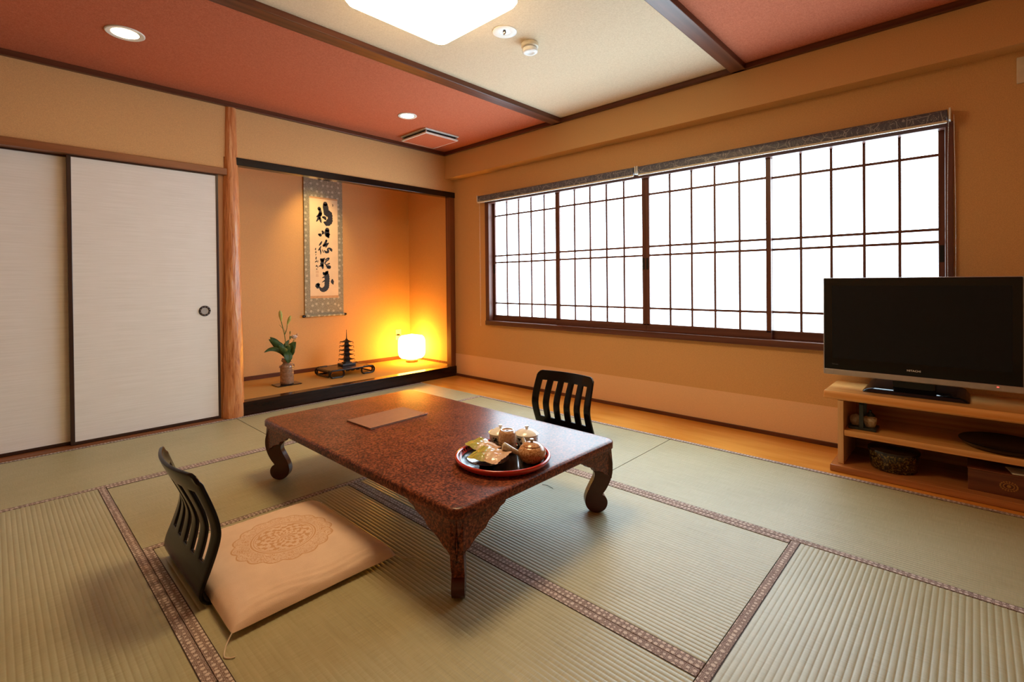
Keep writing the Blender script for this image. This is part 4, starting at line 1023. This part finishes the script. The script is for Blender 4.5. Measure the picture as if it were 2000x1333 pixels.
pg = thing('pagoda_ornament', 'small dark bronze five-storey pagoda on the display stand', 'ornament', (2.452, 4.60, ZA+ht), 0.0)
bz_ = plain('dark_bronze_cast', (0.030, 0.022, 0.018), 0.35, 0.5)
put('plinth', MB().bbox(-0.072, 0.072, -0.055, 0.055, 0.0, 0.020, 0.003), plain('grey_bronze_base', (0.06, 0.06, 0.065), 0.35, 0.4), pg)
put('podium', MB().bbox(-0.036, 0.036, -0.036, 0.036, 0.020, 0.030, 0.002), bz_, pg)
zs = [0.060, 0.107, 0.150, 0.192, 0.234]
ws = [0.060, 0.057, 0.054, 0.052, 0.048]
prev = 0.030
for k, (z, wd) in enumerate(zip(zs, ws)):
    bwid = 0.0235-0.0020*k
    st = put('storey', MB().bbox(-bwid, bwid, -bwid, bwid, prev-0.002, z+0.004, 0.001), bz_, pg)
    rl = MB()
    for a_ in (-0.6, 0.0, 0.6):
        for sgn in (-1, 1):
            rl.box(a_*bwid-0.002, a_*bwid+0.002, sgn*bwid-0.0015, sgn*bwid+0.0015, prev, z).box(sgn*bwid-0.0015, sgn*bwid+0.0015, a_*bwid-0.002, a_*bwid+0.002, prev, z)
    rl.bbox(-bwid-0.003, bwid+0.003, -bwid-0.003, bwid+0.003, prev+0.003, prev+0.006, 0.001)
    put('railing', rl, bz_, st)
    def rf(zoff):
        def g(u, v):
            a, r = u*4, v
            side = int(a) % 4; f = (a-int(a))*2-1
            if u >= 1: side, f = 0, -1
            rad = 0.016+(wd-0.016)*r
            x, y = ((rad, rad*f), (-rad*f, rad), (-rad, -rad*f), (rad*f, -rad))[side]
            return (x, y, z+0.015*(1-r)**2.2+0.007*r**2*abs(f)**3+zoff)
        return g
    ro_ = put('roof', MB().grid(32, 6, rf(0)).grid(32, 6, rf(-0.0035)), bz_, pg, smooth=40)
    for sgx in (-1, 1):
        for sgy in (-1, 1):
            put('wind_bell', MB().lathe([(0.0008, 0.004), (0.0008, -0.006), (0.003, -0.008), (0.0042, -0.016), (0.0, -0.017)], (sgx*wd*0.95, sgy*wd*0.95, z-0.001), 8), bz_, ro_, smooth=60)
    prev = z+0.012
sp_p = [(0.018, 0.246), (0.013, 0.256), (0.008, 0.262)]
for k in range(9): sp_p += [(0.0065-0.0004*k, 0.265+k*0.008), (0.0042-0.0003*k, 0.269+k*0.008)]
sp_p += [(0.0022, 0.340), (0.003, 0.345), (0.0005, 0.358)]
put('spire', MB().lathe(sp_p, seg=14), bz_, pg, smooth=40)

# ------------------------------------------------------------------ paper lantern lamp and outlet
an = thing('paper_lantern', 'glowing rounded paper lantern standing in the alcove corner', 'lamp', (3.262, 4.635, ZA))
put('wooden_base', MB().lathe([(0.0, 0.0), (0.068, 0.0), (0.070, 0.004), (0.070, 0.028), (0.0, 0.030)], seg=40), wood('lantern_base_wood', (0.16, 0.055, 0.02), (0.24, 0.09, 0.035), 'x'), an, smooth=40)
def lant(u, v):
    a = 2*PI*u; z = 0.028+0.29*v; q = abs(2*v-1)
    r = 0.132*(1-q**4.2)**(1/3.2)*0.999+0.002 if q < 1 else 0.002
    k = (abs(math.cos(a))**3.2+abs(math.sin(a))**3.2)**(-1/3.2)
    return (r*k*math.cos(a+0.2), r*k*math.sin(a+0.2), z)
put('paper_shade', MB().grid(32, 16, lant), 'andon', an, smooth=80)
put('power_cord', MB().tube(spline([(-0.02, 0.286, 0.285), (0.02, 0.262, 0.285), (0.045, 0.235, 0.24), (0.05, 0.22, 0.12), (0.03, 0.17, 0.01), (0.0, 0.06, 0.006)], 6), 0.0035, 8), 'matte_black', an, smooth=60)
ou = thing('wall_outlet', 'cream wall outlet plate behind the paper lantern', 'outlet', (3.279, 4.93, 0.39))
put('plate', MB().bbox(-0.038, 0.038, -0.008, 0.0, -0.062, 0.062, 0.002), 'cream_plastic', ou)
put('socket', MB().bbox(-0.014, 0.014, -0.010, -0.006, -0.030, 0.030, 0.001), 'white_plastic', ou)
put('plug', MB().bbox(-0.020, 0.006, -0.026, -0.009, -0.012, 0.006, 0.003), 'matte_black', ou)

# ================================================================== roller blinds
def blind_mat():
    m, t, b = mat('slate_blind_cloth')
    v = coords(t, (3, 1, 1))
    w1 = nd(t, 'ShaderNodeTexVoronoi', feature='DISTANCE_TO_EDGE'); w1.inputs['Scale'].default_value = 12
    t.links.new(v, w1.inputs['Vector'])
    ln = noise(t, v, 14, 2, 0.5, 2.5)
    li = mth(t, 'LESS_THAN', mth(t, 'ABSOLUTE', mth(t, 'SUBTRACT', ln, 0.5)), 0.014)
    li2 = mth(t, 'LESS_THAN', w1.outputs['Distance'], 0.018)
    t.links.new(mixc(t, mth(t, 'MULTIPLY', mth(t, 'MAXIMUM', li, li2), 0.6), (0.075, 0.085, 0.13), (0.42, 0.42, 0.44)), b.inputs['Base Color'])
    b.inputs['Roughness'].default_value = 0.45
    return m
blm = blind_mat()
def blind(y0, y1, label, chain_y):
    t = thing('roller_blind', label, 'blind', (3.374, (y0+y1)/2, 1.832), 0, 'rolled-up roller blinds')
    h = (y1-y0)/2
    put('rolled_cloth', MB().lathe([(0.0, -h+0.012), (0.0285, -h+0.012), (0.0285, h-0.012), (0.0, h-0.012)], seg=32, axis='y'), blm, t, smooth=40)
    put('cloth_end', MB().box(-0.0285, -0.027, -h+0.014, h-0.014, -0.036, 0.0), blm, t)
    put('bottom_bar', MB().bbox(-0.034, -0.020, -h+0.012, h-0.012, -0.046, -0.033, 0.003), 'cream_plastic', t)
    for s in (-1, 1):
        put('bracket', MB().bbox(-0.028, 0.046, s*h-0.006 if s > 0 else -h-0.002, s*h+0.002 if s > 0 else -h+0.006, -0.032, 0.030, 0.002), 'white_plastic', t)
    if chain_y is not None:
        bd = MB(); cy = chain_y-(y0+y1)/2; zb = -1.26
        for sgn in (-1, 1):
            k = 0; z = -0.01
            while z > zb:
                bd.lathe([(0.0, -0.0022), (0.0022, 0.0), (0.0, 0.0022)], (-0.012+0.010*sgn, cy+sgn*(0.010+0.006*math.sin(PI*z/zb)), z), 6); z -= 0.0062
        for k in range(9):
            a = PI*k/8
            bd.lathe([(0.0, -0.0022), (0.0022, 0.0), (0.0, 0.0022)], (-0.012+0.010*math.cos(a), cy+0.010*math.cos(a), zb-0.012*math.sin(a)), 6)
        put('bead_chain', bd, 'cream_plastic', t)
    return t
blind(1.862, 3.622, 'rolled-up slate blind over the far half of the window', 3.598)
blind(0.085, 1.848, 'rolled-up slate blind over the half of the window behind the television', 0.082)

# switch cover on the window wall
sw = thing('switch_plate', 'cream switch cover high on the window wall', 'switch', (XW, -0.205, 1.994))
put('plate', MB().bbox(-0.012, 0.0, -0.052, 0.052, -0.063, 0.063, 0.003), 'cream_plastic', sw)
put('rocker', MB().bbox(-0.016, -0.010, -0.025, 0.025, -0.038, 0.038, 0.002), 'white_plastic', sw)

# ================================================================== ceiling fixtures
lampo = thing('ceiling_lamp', 'square glowing acrylic ceiling lamp', 'lamp', (1.412, 1.818, ZC))
put('mounting_frame', MB().bbox(-0.25, 0.25, -0.25, 0.25, -0.03, 0.0, 0.004), 'white_plastic', lampo)
HL = 0.292
def shell(levels, cap):
    rr_ = [[(x, y, z) for x, y in rrect(-HL+ins, HL-ins, -HL+ins, HL-ins, max(0.012, 0.045-ins*0.2), 6)] for ins, z in levels]
    n = len(rr_[0]); vs = [p for r in rr_ for p in r]; fs = []
    for k in range(len(rr_)-1): fs += [(k*n+i, k*n+(i+1) % n, (k+1)*n+(i+1) % n, (k+1)*n+i) for i in range(n)]
    if cap: fs.append(tuple(range((len(rr_)-1)*n, len(rr_)*n)))
    return MB().add(vs, fs)
put('unlit_shade_rim', shell(((0.03, -0.024), (0.008, -0.034), (0.0, -0.05), (0.0, -0.064)), False), 'white_plastic', lampo, smooth=50)  # added unlit rim in place of glowing sides, keeps a halo off the ceiling
put('acrylic_shade', shell(((0.0005, -0.064), (0.010, -0.080), (0.035, -0.094), (0.08, -0.103), (0.16, -0.108), (0.26, -0.110)), True), 'lamp_shade', lampo, smooth=50)
def downlight(x, y, r, label):
    t = thing('downlight', label, 'downlight', (x, y, ZC), 0, 'glowing downlights')
    put('trim_ring', MB().lathe([(r*0.70, 0.0), (r*0.70, -0.003), (r*0.95, -0.006), (r, -0.003), (r, 0.0)], seg=40), 'white_plastic', t, smooth=40)
    put('lens', MB().lathe([(0.0, -0.0045), (r*0.5, -0.004), (r*0.71, -0.002)], seg=40), 'down_lens', t, smooth=40)
downlight(0.515, 3.33, 0.088, 'glowing round downlight above the white sliding doors')
downlight(2.347, 3.36, 0.076, 'glowing round downlight beside the square ceiling vent')
sk = thing('recessed_spotlight', 'unlit recessed spotlight with chrome reflector beside the ceiling lamp', 'downlight', (1.934, 1.856, ZC))
put('trim_ring', MB().lathe([(0.030, 0.0), (0.031, -0.004), (0.058, -0.007), (0.066, -0.004), (0.066, 0.0)], seg=40), 'white_plastic', sk, smooth=40)
put('reflector', MB().lathe([(0.032, -0.0035), (0.026, -0.001), (0.012, -0.0005), (0.0, -0.0005)], seg=32), plain('shade_darkened_reflector', (0.22, 0.21, 0.2), 0.2, 0.9), sk, smooth=60)  # metal darkened to imitate the shade of a deeper recess
put('bulb', MB().lathe([(0.009, -0.001), (0.010, -0.010), (0.006, -0.016), (0.0, -0.017)], seg=20), 'chrome', sk, smooth=60)
sd = thing('smoke_detector', 'small white cylindrical smoke detector on the cream ceiling field', 'detector', (2.130, 1.845, ZC))
put('base', MB().lathe([(0.0, 0.0), (0.047, 0.0), (0.050, -0.006), (0.049, -0.022), (0.044, -0.026)], seg=40), 'cream_plastic', sd, smooth=40)
put('neck', MB().lathe([(0.041, -0.024), (0.041, -0.032)], seg=40), 'silver', sd, smooth=40)
put('sensor_cap', MB().lathe([(0.041, -0.031), (0.044, -0.034), (0.043, -0.050), (0.036, -0.055), (0.024, -0.055), (0.020, -0.052), (0.0, -0.052)], seg=40), 'white_plastic', sd, smooth=40)
vt = thing('ceiling_vent', 'square white ceiling vent with terracotta face panel', 'vent', (2.825, 3.690, ZC))
put('housing', MB().bbox(-0.192, 0.192, -0.192, 0.192, -0.010, 0.0, 0.003), 'white_plastic', vt)
put('gap_shade_block', MB().box(-0.168, 0.168, -0.168, 0.168, -0.034, -0.008), 'matte_black', vt)  # black block paints the shade in the gap between the plates
fp = put('face_frame', MB().bbox(-0.187, 0.187, -0.187, 0.187, -0.045, -0.031, 0.003), 'white_plastic', vt)
put('face_inset', MB().box(-0.174, 0.174, -0.174, 0.174, -0.0458, -0.041), 'ceil_red', fp)
for s1, s2 in ((-1, -1), (1, 1), (-1, 1), (1, -1)):
    put('standoff', MB().box(s1*0.174-0.006, s1*0.174+0.006, s2*0.174-0.006, s2*0.174+0.006, -0.032, -0.009), 'silver', vt)

# stray thread on the mat under the table
th = tag(put('loose_thread', MB().tube(spline([(1.846, 1.546, 0.0012), (1.854, 1.517, 0.0012), (1.845, 1.478, 0.0012)], 5), 0.0011, 6), plain('dark_thread', (0.03, 0.03, 0.02), 0.8)), 'tiny dark thread lying on the tatami near the right table leg', 'thread')
